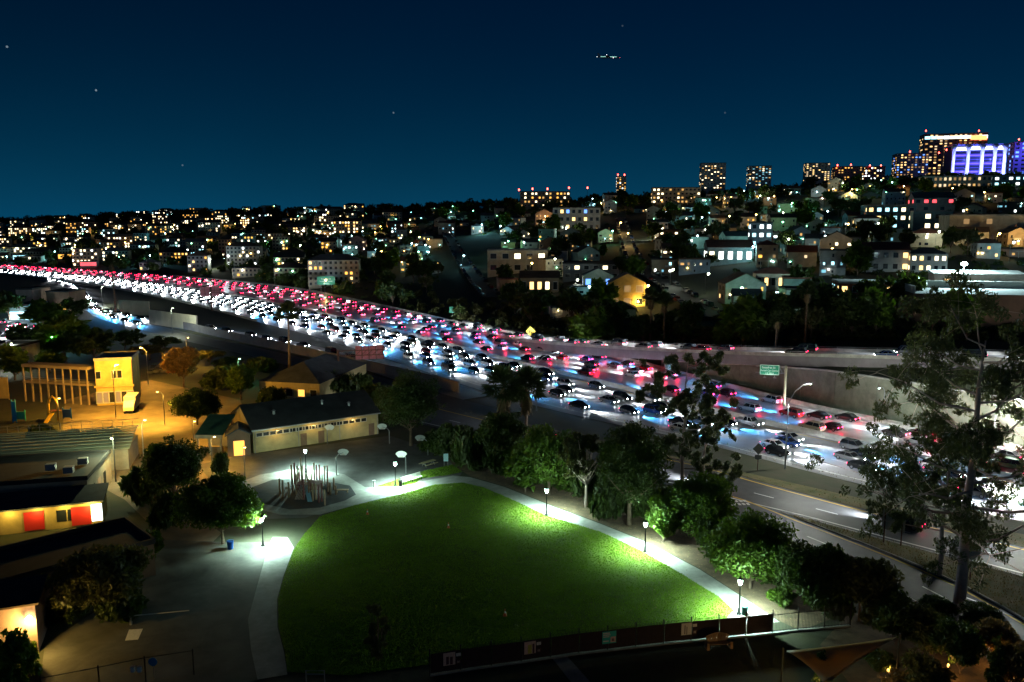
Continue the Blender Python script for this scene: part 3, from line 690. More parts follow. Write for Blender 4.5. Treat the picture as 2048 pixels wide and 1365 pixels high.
# ------------------------------------------------------------------ iron fence with dark screens and posters
m_iron = mat('fence_iron', (.03, .022, .02), .5, metal=.4); m_screen = mat('fence_screen', (.03, .016, .016), .8, noise=.3, scale=2)
FP = [G(860, 1352), G(945, 1339), G(1060, 1323), G(1145, 1310), G(1243, 1299), G(1298, 1292), G(1350, 1287), G(1403, 1281), G(1452, 1277), G(1503, 1272), G(1553, 1267), G(1593, 1262), G(1640, 1258), G(1700, 1253)]
FP = [Vector((p[0], p[1], 0)) for p in smooth(FP, 2.45)]
fo = thing('iron_fence', 'dark iron picket fence with screen panels along the lawn', 'fence')
FH = 2.2
for i, p in enumerate(FP):
    mb = MB(); mb.box(p.x - .05, p.x + .05, p.y - .05, p.y + .05, 0, FH + .15); mb.lathe([(.08, FH + .15), (.05, FH + .22), (.01, FH + .28)], 6, (p.x, p.y, 0)); mb.build('fence_post', m_iron, fo)
    if i == len(FP) - 1: break
    q = FP[i + 1]; d = q - p; L = d.length; a = math.atan2(d.y, d.x); c = (p + q) / 2
    for z in (.25, FH - .35): mb = MB(); mb.cb((c.x, c.y, z), (L - .1, .04, .05), a); mb.build('rail', m_iron, fo)
    mb = MB()
    for k in range(1, 18):
        s = p + d * k / 18; mb.cb((s.x, s.y, FH / 2 + .06), (.022, .022, FH - .06), a)
    tag(mb.build('pickets', m_iron, fo), kind='stuff')
    if i < len(FP) - 4:
        nrm = Vector((d.y, -d.x, 0)).normalized(); s = c + nrm * .05
        mb = MB(); mb.cb((s.x, s.y, (FH - .2) / 2 + .12), (L - .16, .012, FH - .45), a); mb.build('screen_panel', m_screen, fo)
mb = MB(); L = np.array([(p.x, p.y, 0) for p in FP]); wall_along(mb, L, .3, .12, -.1); mb.build('footing', m_conc, fo)
def poster(label, u, v, w, h, m1, extra):
    base = G(u, v + 24); k = min(range(len(FP) - 1), key=lambda i: ((FP[i] + FP[i + 1]) / 2 - base).length)
    p, q = FP[k], FP[k + 1]; d = (q - p).normalized(); t = max(0, min(1, (base - p).dot(d) / (q - p).length)); c = p + (q - p) * t
    nrm = Vector((d.y, -d.x, 0)); c = c + nrm * .09
    o = thing('fence_poster', label, 'poster', (c.x, c.y, .75), math.atan2(d.y, d.x))
    mb = MB(); mb.box(-w / 2, w / 2, -.012, .0, 0, h); mb.build('board', m1, o)
    for (x0, x1, z0, z1, mm) in extra: mb = MB(); mb.box(x0, x1, -.024, -.0125, z0, z1); mb.build('print_patch', mm, o)
m_pp = mat('poster_peach', (.75, .5, .38), .7, noise=.2, scale=5); m_pd = mat('poster_dark', (.12, .05, .05), .7); m_py = mat('poster_yellow', (.6, .5, .08), .7, noise=.3, scale=8); m_pt = mat('poster_teal', (.05, .55, .42), .6); m_pc = mat('poster_cream', (.8, .72, .6), .7, noise=.1, scale=8)
side = [(.5, .95, .72, 1.0, m_pc), (.5, .95, .05, .4, m_pd), (.58, .85, .1, .3, m_pc)]
poster('peach poster with two dark figures, first along the dark fence', 897, 1318, 1.05, 1.15, m_pp, [(-.28, -.04, .1, .8, m_pd), (.06, .3, .05, .75, m_pd)] + [(a + .1, b + .05, c, d_, e) for a, b, c, d_, e in side])
poster('peach poster with a yellow figure in front of the lawn', 1060, 1300, 1.05, 1.15, m_pp, [(-.2, .15, .05, .85, m_py), (.22, .4, .02, .9, m_pd)] + [(a + .1, b + .05, c, d_, e) for a, b, c, d_, e in side])
poster('teal poster with pale lines of text and a round peach picture', 1220, 1282, 1.3, 1.15, m_pt, [(-.58, .05, .95, 1.05, m_pc), (-.58, .1, .78, .88, m_pc), (-.58, .0, .62, .7, m_pc), (-.58, -.05, .2, .3, m_pc), (.12, .6, .1, .62, m_pp), (.25, .45, .2, .45, m_pd)])
poster('beige poster with slender dark lines left of the curved bench', 1375, 1265, 1.0, 1.15, m_pc, [(-.2, -.12, .1, .95, m_pd), (.0, .06, .05, .8, m_pd)] + [(a + .1, b + .05, c, d_, e) for a, b, c, d_, e in side])
o = thing('garden_bench', 'brown wooden bench with arched back in front of the fence', 'bench', G(1437, 1296), R(8))
mb = MB()
for k in range(9):
    x0, x1 = -1.05 + k * .235, -1.05 + k * .235 + .2; z = .62 + .36 * math.cos((x0 + x1) / 2 * 1.25) - .1
    mb = MB(); mb.box(x0, x1, .28, .32, .5, .5 + z - .1); mb.build('back_slat', m_wood, o)
mb = MB(); mb.tube([(x, .3, .42 + .62 + .36 * math.cos(x * 1.25) - .1) for x in np.linspace(-1.1, 1.1, 13)], .045, 6); mb.build('arched_rail', m_wood, o)
for y in (-.28, -.1, .08): mb = MB(); mb.box(-1.1, 1.1, y, y + .15, .45, .5); mb.build('seat_slat', m_wood, o)
for x in (-1.1, 1.1): mb = MB(); mb.box(x - .12, x + .12, -.35, .34, .0, .44); mb.box(x - .1, x + .1, -.35, .3, .51, .68); mb.build('arm_block', m_wood, o)
# shade sail
m_sail = leafmat('sail_cloth', (.42, .27, .11), .12)
s1, s2, s3 = G(1572, 1302, 3.4), G(1795, 1274, 4.2), G(1650, 1372, 3.6)
o = thing('shade_sail', 'tan triangular shade sail stretched between posts below the fence', 'shade sail', (s1.x, s1.y, 0))
mb = MB(); n = 12; idx = {}
for i in range(n + 1):
    for j in range(n + 1 - i):
        a, b = i / n, j / n; c = 1 - a - b; p = s1 * c + s2 * a + s3 * b
        pull = 2.6 * (a * b + b * c + a * c) ; ctr = (s1 + s2 + s3) / 3
        e = min(a, b, c); p = p.lerp(ctr, .22 * max(0, (a * b * (1 - c) + b * c * (1 - a) + a * c * (1 - b)) * 2.2 - 2 * e)); p.z -= .5 * (a * b * c) * 9
        idx[i, j] = len(mb.v); mb.v.append(tuple(p - Vector((s1.x, s1.y, 0))))
for i in range(n):
    for j in range(n - i):
        mb.f.append((idx[i, j], idx[i + 1, j], idx[i, j + 1])); mb.m.append(0)
        if j < n - i - 1: mb.f.append((idx[i + 1, j], idx[i + 1, j + 1], idx[i, j + 1])); mb.m.append(0)
so = mb.build('sail', m_sail, o, True); md = so.modifiers.new('thickness', 'SOLIDIFY'); md.thickness = .012
for s in (s1, s2, s3):
    q = s - Vector((s1.x, s1.y, 0)); out = (s - (s1 + s2 + s3) / 3); out.z = 0; out.normalize(); q = q + out * .25
    mb = MB(); mb.tube([(q.x, q.y, 0), (q.x, q.y, q.z + .25)], .08, 8); mb.build('post', m_dark, o)

# ------------------------------------------------------------------ trees round the park
T = tree_px
big = dict(n=17000, leaf=.22, ncl=80)
T('broadleaf_tree', 'domed', 'tall dark cone-shaped tree at the court corner against the freeway', 'tree', 822, 892, 738, 150, kind='dark', seed=1, trunk_h=.22, **big)
T('broadleaf_tree', 'upright', 'dark narrow tree below the pair of palms', 'tree', 1000, 948, 818, 115, kind='dark', seed=2, trunk_h=.25, **big)
T('broadleaf_tree', 'upright2', 'bushy green tree just behind the second path lamp', 'tree', 1098, 990, 842, 150, kind='mid', seed=3, trunk_h=.16, **big)
T('broadleaf_tree', 'thin', 'thin tree with pale leaning stems between two dense trees', 'tree', 1172, 1015, 860, 115, kind='olive', seed=4, trunk_h=.35, n=4500, leaf=.3, ncl=30, sparse=True, bark=m_pbark)
T('broadleaf_tree', 'full', 'dense dark tree in front of the bright freeway lanes', 'tree', 1258, 1050, 832, 170, kind='dark', seed=5, trunk_h=.2, **big)
T('round_shrub_tree', 'roundb', 'dark round-topped tree left of the path bend lamp', 'tree', 1400, 1085, 938, 160, kind='mid', seed=6, trunk_h=.12, **big)
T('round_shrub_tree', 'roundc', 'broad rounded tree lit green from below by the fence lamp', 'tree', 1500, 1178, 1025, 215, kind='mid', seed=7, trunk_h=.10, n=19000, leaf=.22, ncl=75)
T('broadleaf_tree', 'roundd', 'low dark tree beyond the fence end by the slip road', 'tree', 1625, 1222, 1085, 190, kind='dark', seed=8, trunk_h=.15, **big)
T('broadleaf_tree', 'dimtree', 'small dark tree with a visible trunk in the mulch bed', 'tree', 1718, 1242, 1110, 165, kind='olive', seed=9, trunk_h=.35, n=7000, leaf=.28, ncl=36)
T('shrub', 'lowshrub', 'pale-flowered shrub beside the fence lamp', 'shrub', 1565, 1212, 1172, 60, kind='mid', seed=10, trunk_h=.05, n=3500, leaf=.22, ncl=24)
T('broadleaf_tree', 'big_left', 'large dark tree with its edge lit by the near path lamp', 'tree', 446, 1088, 945, 190, kind='mid', seed=11, trunk_h=.18, n=19000, leaf=.24, ncl=75)
T('broadleaf_tree', 'tall_left', 'tall dark tree silhouetted against the amber school yard', 'tree', 352, 1020, 858, 140, kind='dark', seed=12, trunk_h=.2, **big)
T('broadleaf_tree', 'dim_left', 'wide dark tree over the black roof at the driveway', 'tree', 205, 1238, 1090, 215, kind='olive', seed=13, trunk_h=.2, n=16000, leaf=.26, ncl=70)
T('broadleaf_tree', 'school1', 'dark tree beside the green-roofed school pavilion', 'tree', 395, 850, 778, 110, kind='dark', seed=14, trunk_h=.15, **big)
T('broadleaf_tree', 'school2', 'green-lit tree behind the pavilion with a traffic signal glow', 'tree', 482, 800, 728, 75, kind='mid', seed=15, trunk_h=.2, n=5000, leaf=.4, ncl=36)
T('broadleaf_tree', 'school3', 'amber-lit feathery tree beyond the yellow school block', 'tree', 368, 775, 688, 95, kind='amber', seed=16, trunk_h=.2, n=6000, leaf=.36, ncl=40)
T('conifer_sapling', 'spindly', 'spindly young conifer standing in the dark corner of the lawn', 'tree', 757, 1322, 1208, 62, kind='olive', seed=17, trunk_h=.05, n=2600, leaf=.2, ncl=26, sparse=True)
for i, (u, vb, vt, w, kd, lab) in enumerate([(545, 850, 826, 60, 'dark', 'low dark hedge shrub in front of the school wall, near the pavilion'), (600, 858, 838, 60, 'dark', 'clipped dark shrub at the middle of the school wall'), (665, 852, 830, 70, 'dark', 'dark shrub under the high school windows'), (735, 850, 824, 60, 'dark', 'dark shrub at the right end of the school wall'),
     (905, 915, 850, 90, 'dark', 'dark bush right of the court corner tree'), (945, 940, 860, 90, 'dark', 'leafy dark bush behind the top of the path'), (1050, 985, 900, 90, 'mid', 'green bush lit by the second path lamp'), (1210, 1040, 960, 80, 'dark', 'dark bush under the thin tree'), (1325, 1085, 985, 90, 'mid', 'green bush beside the slip road glow'),
     (290, 1010, 930, 90, 'dark', 'dark shrub between the classroom and the tall dark tree'), (330, 1060, 985, 80, 'dark', 'dark shrub at the foot of the tall dark tree'), (300, 1120, 1060, 70, 'mid', 'green shrub along the driveway edge fence'), (250, 1240, 1175, 110, 'dark', 'dark shrub in front of the wide dark tree'), (130, 1245, 1190, 110, 'dark', 'dark shrub below the black hall roof'), (230, 905, 855, 60, 'dark', 'small dark tree in front of the school yard fence'), (180, 900, 862, 60, 'dark', 'bushy sapling beyond the corrugated roof'), (140, 895, 860, 60, 'olive', 'olive sapling beyond the corrugated roof'), (90, 890, 850, 70, 'dark', 'dark sapling near the yellow arch'), (440, 780, 735, 90, 'dark', 'dark bush between the pavilion and the amber tree'), (540, 812, 775, 70, 'dark', 'dark courtyard bush behind the long school roof'), (440, 950, 905, 40, 'dark', 'small dark shrub in front of the pavilion'),
     (700, 790, 748, 90, 'dark', 'dark shrub on the embankment below the overhead sign'), (760, 830, 770, 100, 'dark', 'dark embankment bush left of the cone tree'), (610, 765, 735, 90, 'dark', 'dark embankment shrub above the school roof'), (530, 745, 715, 80, 'dark', 'embankment shrub left of the overhead sign post')]):
    T('shrub', 'shr_' + kd, lab, 'shrub', u, vb, vt, w, kind=kd, seed=30 + i, trunk_h=.05, n=4000, leaf=.32, ncl=30)
hb = 'understorey bushes between the park trees and the ramp'
for i, (u, vb, vt, w, kd) in enumerate([(868, 905, 862, 80, 'dark'), (900, 915, 868, 80, 'dark'), (935, 925, 870, 80, 'olive'), (968, 938, 880, 80, 'dark'), (1000, 948, 890, 80, 'dark'), (1035, 958, 895, 80, 'mid'), (1068, 968, 905, 85, 'dark'), (1105, 978, 905, 85, 'dark'), (1140, 990, 925, 85, 'mid'), (1178, 1002, 935, 85, 'dark'), (1215, 1014, 940, 90, 'dark'), (1250, 1026, 955, 90, 'olive'), (1288, 1040, 960, 90, 'dark'), (1325, 1052, 975, 90, 'dark'), (1362, 1068, 990, 95, 'mid'), (1440, 1120, 1040, 100, 'dark'), (1560, 1175, 1100, 100, 'dark'), (1665, 1235, 1165, 100, 'dark'), (1760, 1262, 1195, 100, 'olive')]):
    T('understorey_bush', 'shr_' + kd, '%s understorey bush below the park trees, %s from the court corner' % ({'dark': 'dark', 'olive': 'olive', 'mid': 'green'}[kd], ordn(i + 1)), 'shrub', u, vb, vt, w, kind=kd, seed=80 + i, trunk_h=.05, n=5000, leaf=.26, ncl=34, group=hb)
gr = 'dim shrubs of the garden below the slip road'
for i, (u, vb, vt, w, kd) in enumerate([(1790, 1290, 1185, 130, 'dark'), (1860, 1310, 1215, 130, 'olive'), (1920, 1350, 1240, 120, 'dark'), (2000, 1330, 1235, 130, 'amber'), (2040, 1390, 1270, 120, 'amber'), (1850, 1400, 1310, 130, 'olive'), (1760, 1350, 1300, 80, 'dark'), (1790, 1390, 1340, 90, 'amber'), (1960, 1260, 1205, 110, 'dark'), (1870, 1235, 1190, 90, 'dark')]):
    T('garden_shrub', 'gsh_' + kd, '%s garden shrub, %s from the shade sail towards the frame edge' % ({'dark': 'dark green', 'olive': 'olive', 'amber': 'amber-lit'}[kd], ordn(i + 1)), 'shrub', u, vb, vt, w, kind=kd, seed=50 + i, trunk_h=.06, n=4000, leaf=.2, ncl=30, group=gr)
# cypresses
for lab, u, vb, vt, w in (('slim dark cypress in front of the shade sail', 1640, 1400, 1297, 28), ('dark cypress column at the bottom corner of the garden', 1985, 1410, 1262, 34)):
    p = G(u, vb); hgt = top_h(p, vt); w_ = px_size(p, 0, w); o = thing('cypress', lab, 'tree', p)
    mb = MB(); mb.tube([(0, 0, 0), (0, 0, hgt * .8)], [.12, .03], 6); mb.build('trunk', m_bark, o)
    cl = [(0.15 * w_ * math.cos(k), .15 * w_ * math.sin(k), hgt * (.06 + .9 * k / 24), w_ * .42 * math.sin(math.pi * min(1, .25 + .72 * k / 24)) + .05) for k in range(25)]
    link('crown', leaves_mesh('cypress_crown', cl, 4500, .12, LEAF['dark'], 70, -.8), o)
# eucalyptus with open, drooping clumps
def eucalyptus(label, p, h, w, seed, n, nbr, leaf=.3, trunk_r=.42, split=None):
    r = random.Random(seed); o = thing('eucalyptus_tree', label, 'tree', p); t = MB(); cl = []
    tp = [(0, 0, -.3), (.1, 0, h * .15), (-.1, .1, h * .35), (.25, 0, h * .55), (.1, 0, h * .78), (.4, 0, h * .93)]
    t.tube(tp, [trunk_r * 1.2, trunk_r, trunk_r * .85, trunk_r * .65, trunk_r * .38, trunk_r * .12], 10)
    for i in range(nbr):
        f = .22 + .72 * (i / nbr); z0 = h * f; x0 = np.interp(z0, [q[2] for q in tp], [q[0] for q in tp]); a = i * 2.4 + r.uniform(-.5, .5)
        reach = w / 2 * (1.0 - .55 * max(0, f - .45) / .5) * r.uniform(.65, 1.05) * (.8 if f < .3 else 1)
        rise = h * r.uniform(.02, .14) * (1.2 if f > .5 else .9); e = Vector((x0 + math.cos(a) * reach, math.sin(a) * reach, z0 + rise))
        m1 = Vector((x0 + math.cos(a) * reach * .35, math.sin(a) * reach * .35, z0 + rise * .15)); m2 = Vector((x0 + math.cos(a) * reach * .7, math.sin(a) * reach * .7, z0 + rise * .75))
        br = trunk_r * (.42 - .25 * f); t.tube([(x0, 0, z0), m1, m2, e], [br, br * .75, br * .45, br * .15], 6, False)
        for j in range(8):
            q = m1.lerp(m2, r.uniform(.3, 1)) if j < 2 else m2.lerp(e, r.uniform(0, 1.1)); off = Vector((r.gauss(0, 1), r.gauss(0, 1), r.gauss(0, .7))) * w * .085
            c = q + off; t.tube([q, q.lerp(c, .5) + Vector((0, 0, .1)), c], [br * .25, br * .15, .02], 4, False); rr = w * r.uniform(.022, .05); cl.append((*c, rr)); cl.append((c.x + r.gauss(0, rr * .9), c.y + r.gauss(0, rr * .9), c.z - rr * .9, rr * .7))
    t.build('trunk', m_pbark, o, True); link('crown', leaves_mesh('eucalyptus_crown', cl, n, leaf, LEAF['euc'], seed, 1.1, 3.2), o); return o
p = G(1918, 1212); eucalyptus('tall pale-trunked eucalyptus with open crown in front of the ramp', p, top_h(p, 640), px_size(p, 0, 540), 5, 34000, 26, .17, .50)
p = G(1878, 1150); eucalyptus('slender forked eucalyptus left of the tall pale trunk', p, top_h(p, 850), px_size(p, 0, 230), 6, 9000, 9, .17, .26)
p = G(1362, 1002); eucalyptus('leaning open-crowned eucalyptus in front of the oncoming lanes', p, top_h(p, 700), px_size(p, 0, 215), 8, 14000, 14, .19, .26)
p = G(1405, 985); eucalyptus('thin straight eucalyptus beside the leaning one', p, top_h(p, 800), px_size(p, 0, 140), 9, 5500, 8, .19, .2)
for lab, u, vb, vt, w, sk in (('left palm of the pair standing before the freeway', 1007, 905, 732, 96, True), ('palm with a shaggy skirt, the right one of the pair', 1052, 895, 738, 90, True), ('lone slim palm beside the merging ramp', 580, 752, 604, 52, False),
                          ('short spiky palm on the embankment by the sign post', 662, 788, 738, 78, False)):
    p = G(u, vb); palm(lab, p, top_h(p, vt), px_size(p, 0, w), u, sk, 'short' not in lab)

# ------------------------------------------------------------------ buildings
WALLC = {'cream': (.52, .46, .34), 'white': (.62, .61, .57), 'grey': (.30, .31, .31), 'tan': (.40, .31, .21), 'teal': (.20, .33, .32), 'pink': (.45, .30, .26), 'blue': (.24, .32, .40), 'brown': (.22, .14, .09), 'beige': (.47, .41, .30), 'brick': (.28, .12, .08), 'yellow': (.60, .44, .16), 'charcoal': (.10, .11, .11)}
def wallmat(c): return mat('wall_' + c, WALLC[c], .9, stain=(.25, .3), noise=.14, scale=.5, bump=.12, bscale=6)
ROOFC = {'dark': (.035, .037, .04), 'slate': (.07, .08, .09), 'red': (.17, .06, .04), 'brown': (.10, .065, .045), 'pale': (.34, .34, .32), 'green': (.04, .13, .09)}
def roofmat(c): return mat('roof_' + c, ROOFC[c], .85, stain=(.2, .4), noise=.25, scale=.6, bump=.3, bscale=5)
WINM = {'warm': mat('window_warm', (.2, .15, .1), .4, emit=(1, .62, .22), es=2.6, sample=False), 'amber': mat('window_amber', (.2, .13, .05), .4, emit=(1, .48, .08), es=2.0, sample=False), 'cream': mat('window_cream', (.3, .3, .25), .4, emit=(1, .80, .48), es=3.6, sample=False),
        'cool': mat('window_cool', (.2, .3, .35), .4, emit=(.45, .9, 1), es=2.2, sample=False), 'white': mat('window_white', (.3, .3, .3), .4, emit=(.92, 1, .97), es=4.5, sample=False), 'dim': mat('window_dim', (.1, .09, .06), .3, emit=(1, .6, .25), es=.35, sample=False),
        'dark': mat('window_glass', (.02, .025, .03), .12, spec=.7), 'blue': mat('window_blue', (.1, .1, .4), .4, emit=(.12, .3, 1), es=2.5, sample=False), 'red': mat('window_red', (.3, .05, .05), .4, emit=(1, .08, .1), es=2.2, sample=False), 'warm2': mat('window_warm_low', (.2, .15, .1), .4, emit=(1, .55, .16), es=.9, sample=False), 'cream2': mat('window_cream_low', (.3, .3, .25), .4, emit=(1, .74, .42), es=1.2, sample=False), 'cool2': mat('window_cool_low', (.2, .3, .35), .4, emit=(.3, .8, 1), es=.8, sample=False), 'green': mat('window_green', (.05, .3, .1), .4, emit=(.15, 1, .5), es=2, sample=False)}
_wm = MB(); _wm.box(-.5, .5, -.04, .06, 0, 1); WINMESH = _wm.mesh('window_pane', WINM['dark'])
_wf = MB()
for q in ((-.58, -.5, 0, 1.0), (.5, .58, 0, 1.0), (-.58, .58, 1.0, 1.09), (-.62, .62, -.1, 0)): _wf.box(q[0], q[1], -.09, .05, q[2], q[3])
WFMESH = _wf.mesh('window_frame', mat('window_trim', (.55, .54, .5), .7))
def building(name, label, cat, p0, p1, depth, h, wall='cream', roof=('flat', 'dark'), wins=(), group=None, base=0.0, frames=False, sidewins=(), zb=None):
    """front wall runs from p0 to p1; depth away from the camera; wins = (x centre, z sill, width, height, state) on the front, sidewins on the right (+) or left (-) flank"""
    p0, p1 = Vector(p0), Vector(p1); d = p1 - p0; L = math.hypot(d.x, d.y); rz = math.atan2(d.y, d.x); c = (p0 + p1) / 2
    z = c.z if zb is None else zb
    o = thing(name, label, cat, (c.x, c.y, z), rz, group)
    mb = MB(); mb.box(-L / 2, L / 2, 0, depth, -base, h)
    kind, rc = roof; e = .35
    if kind == 'gable':
        rh = depth * .22; mb.add([(-L / 2, 0, h), (-L / 2, depth, h), (-L / 2, depth / 2, h + rh), (L / 2, 0, h), (L / 2, depth, h), (L / 2, depth / 2, h + rh)], [(0, 2, 1), (3, 4, 5)])
    if kind == 'gablef':
        rh = L * .25; mb.add([(-L / 2, 0, h), (L / 2, 0, h), (0, 0, h + rh), (-L / 2, depth, h), (L / 2, depth, h), (0, depth, h + rh)], [(0, 1, 2), (3, 5, 4)])
    mb.build('wall', wallmat(wall) if isinstance(wall, str) else wall, o)
    rb = MB(); rm = roofmat(rc)
    if kind == 'flat':
        rb.box(-L / 2 - .15, L / 2 + .15, -.15, depth + .15, h + .003, h + .22)
        for q in ((-L / 2 - .15, L / 2 + .15, -.15, .1), (-L / 2 - .15, L / 2 + .15, depth - .1, depth + .15), (-L / 2 - .15, -L / 2 + .1, .1, depth - .1), (L / 2 - .1, L / 2 + .15, .1, depth - .1)): rb.box(q[0], q[1], q[2], q[3], h + .22, h + .6)
    elif kind == 'gable':
        t = .16
        for (ya, yb, za, zb_) in ((-e, depth / 2, h - e * .44, h + rh), (depth + e, depth / 2, h - e * .44, h + rh)):
            rb.add([(-L / 2 - e, ya, za + .02), (L / 2 + e, ya, za + .02), (L / 2 + e, yb, zb_ + .02), (-L / 2 - e, yb, zb_ + .02), (-L / 2 - e, ya, za + t + .02), (L / 2 + e, ya, za + t + .02), (L / 2 + e, yb, zb_ + t + .02), (-L / 2 - e, yb, zb_ + t + .02)], [(3, 2, 1, 0), (4, 5, 6, 7), (0, 1, 5, 4), (1, 2, 6, 5), (2, 3, 7, 6), (3, 0, 4, 7)])
    elif kind == 'gablef':
        t = .16
        for sg in (-1, 1):
            xa, xb, za, zb_ = sg * (L / 2 + e), 0, h - e * .5 + .02, h + rh + .02
            rb.add([(xa, -e, za), (xa, depth + e, za), (xb, depth + e, zb_), (xb, -e, zb_), (xa, -e, za + t), (xa, depth + e, za + t), (xb, depth + e, zb_ + t), (xb, -e, zb_ + t)], [(3, 2, 1, 0), (4, 5, 6, 7), (0, 1, 5, 4), (1, 2, 6, 5), (2, 3, 7, 6), (3, 0, 4, 7)])
    elif kind == 'hip':
        rh = min(L, depth) * .24; a, b = L / 2 + e, depth / 2 + e; k = max(0, a - b) ; k2 = max(0, b - a); cy_ = depth / 2
        zz = h + .02
        rb.add([(-a, cy_ - b, zz), (a, cy_ - b, zz), (a, cy_ + b, zz), (-a, cy_ + b, zz), (-k, cy_ - k2, zz + rh), (k + .01, cy_ - k2, zz + rh), (k + .01, cy_ + k2 + .01, zz + rh), (-k, cy_ + k2 + .01, zz + rh)], [(3, 2, 1, 0), (0, 1, 5, 4), (1, 2, 6, 5), (2, 3, 7, 6), (3, 0, 4, 7), (4, 5, 6, 7)])
    elif kind == 'shed':
        rb.add([(-L / 2 - e, -e, h + .02), (L / 2 + e, -e, h + .02), (L / 2 + e, depth + e, h + depth * .12), (-L / 2 - e, depth + e, h + depth * .12), (-L / 2 - e, -e, h + .2), (L / 2 + e, -e, h + .2), (L / 2 + e, depth + e, h + depth * .12 + .2), (-L / 2 - e, depth + e, h + depth * .12 + .2)], [(3, 2, 1, 0), (4, 5, 6, 7), (0, 1, 5, 4), (1, 2, 6, 5), (2, 3, 7, 6), (3, 0, 4, 7)])
    ro = rb.build('roof', rm, o)
    for (x, zz, w, hh, st) in wins:
        if st is None: continue
        wo_ = link('window', WINMESH, o, (x, 0, zz), 0, (w, 1, hh), WINM[st])
        if frames: link('frame', WFMESH, wo_)
    for (yy, zz, w, hh, st, sg) in sidewins:
        wo_ = link('window', WINMESH, o, (sg * L / 2, yy, zz), R(90) * sg, (w, 1, hh), WINM[st])
        if frames: link('frame', WFMESH, wo_)
    return o, ro, L
def rowwins(L, n, z, w, h, states, seed=0, x0=None, x1=None):
    r = random.Random(seed); a = -L / 2 if x0 is None else x0; b = L / 2 if x1 is None else x1
    return [(a + (b - a) * (k + .5) / n, z, w, h, r.choice(states)) for k in range(n)]
# sodium flood lamp on a pole
SOD = (1.0, .50, .055)
m_sod = mat('sodium_lamp', (1, .8, .4), .3, emit=(1, .62, .16), es=25, sample=False)
def pole_lamp(name, label, p, h, power, col, gm, arm=(0, 0), group=None, rr=.07, spot=None, cat='street lamp'):
    o = thing(name, label, cat, p, 0, group); mb = MB(); ax, ay = arm
    mb.tube([(0, 0, 0), (0, 0, h * .9)] + ([(ax * .4, ay * .4, h * 1.0), (ax, ay, h * 1.02)] if ax or ay else [(0, 0, h)]), [rr * 1.3, rr] + [rr * .8, rr * .6][: 2 if ax or ay else 1], 8); mb.build('pole', m_metal, o, True)
    hh = h * 1.02 if ax or ay else h
    mb = MB(); mb.cb((ax, ay, hh + .06), (.5, .25, .12)); mb.build('lamp_head', m_metal, o)
    mb = MB(); mb.lathe([(.16, hh - .10), (.2, hh - .04), (.12, hh - .005)], 8, (ax, ay, 0)); mb.build('lamp_glass', gm, o)
    if spot: light('lamp_light', 'SPOT', (ax, ay, hh - .2), power, col, o, .2, spot, (0, 0, 0), .45)
    else: light('lamp_light', 'POINT', (ax, ay, hh - .35), power, col, o, .2)
    return o

# --- long school building with clerestory windows
m_schoolwall = mat('school_wall', (.50, .41, .20), .9, stain=(.3, .3), noise=.12, scale=.4)
p0, p1 = G(508, 907), G(757, 868); L = (p1 - p0).length
sb_wins = w = [(-L / 2 + 1.0 + k * 1.15, 2.75, .95, .6, 'dark') for k in range(12)] + [(L / 2 - 15.5 + k * 1.15, 2.75, .95, .6, 'dark') for k in range(12)]
so_, sr_, sL_ = building('school_building', 'long beige school building with high windows and a black roof', 'building', p0, p1, 13, 4.1, m_schoolwall, ('gable', 'dark'), w, frames=True)
for x in (-.12, .02, .44): mb = MB(); mb.box(sL_ * x - .55, sL_ * x + .55, -.06, -.003, 0, 2.15); mb.build('door', wallmat('brown'), so_)
for x in (-.49, -.16, .17, .49): mb = MB(); mb.tube([(sL_ * x, -.1, 0), (sL_ * x, -.1, 4.0)], .05, 6); mb.build('downpipe', m_metal, so_)
for x in (-.33, -.05, .27):  # wall lamps added to wash the school front with amber light
    mb = MB(); mb.cb((sL_ * x, -.75, 3.55), (.5, .3, .12)); mb.tube([(sL_ * x, -.05, 3.6), (sL_ * x, -.7, 3.62)], .03, 5); mb.build('wall_lamp', m_metal, so_); light('lamp_light', 'POINT', (sL_ * x, -1.2, 3.3), 110, (1, .62, .16), so_, .1)
mb = MB(); mb.box(-sL_ / 2 - .35, sL_ / 2 + .35, -.52, -.36, 3.85, 4.0); mb.build('gutter', m_metal, so_)
for x, y in ((-.3, 3), (.1, 4), (.3, 2.6), (-.05, 9)): mb = MB(); zz = 4.1 + (y if y < 6.5 else 13 - y) * .44; mb.lathe([(.25, zz - .2), (.25, zz + .7), (.4, zz + .72), (.1, zz + .95)], 8, (sL_ * x, y, 0)); mb.build('roof_vent', m_metal, sr_)
p0, p1 = G(520, 800), G(640, 806)
building('school_wing', 'dark-roofed rear school wing behind the long beige building', 'building', p0, p1, 26, 4.2, m_schoolwall, ('hip', 'slate'), rowwins((p1 - p0).length, 5, 1.2, 1.5, 1.5, ['warm', 'amber', 'dark'], 5), frames=True)
# pavilion and gate house
p0, p1 = G(404, 905), G(449, 905)
o = thing('entrance_pavilion', 'open pavilion with a green sloping roof and lit counter', 'pavilion', (p0 + p1) / 2); L = (p1 - p0).length
mb = MB(); mb.add([(-L / 2 - .4, -1.6, 3.2), (L / 2 + .4, -1.6, 3.2), (L / 2 + .4, 5, 5.2), (-L / 2 - .4, 5, 5.2), (-L / 2 - .4, -1.6, 3.4), (L / 2 + .4, -1.6, 3.4), (L / 2 + .4, 5, 5.4), (-L / 2 - .4, 5, 5.4)], [(3, 2, 1, 0), (4, 5, 6, 7), (0, 1, 5, 4), (1, 2, 6, 5), (2, 3, 7, 6), (3, 0, 4, 7)]); mb.build('roof', roofmat('green'), o)
mb = MB(); mb.box(-L / 2 - .42, L / 2 + .42, -1.75, -1.62, 2.85, 3.45); mb.build('fascia', wallmat('beige'), o)
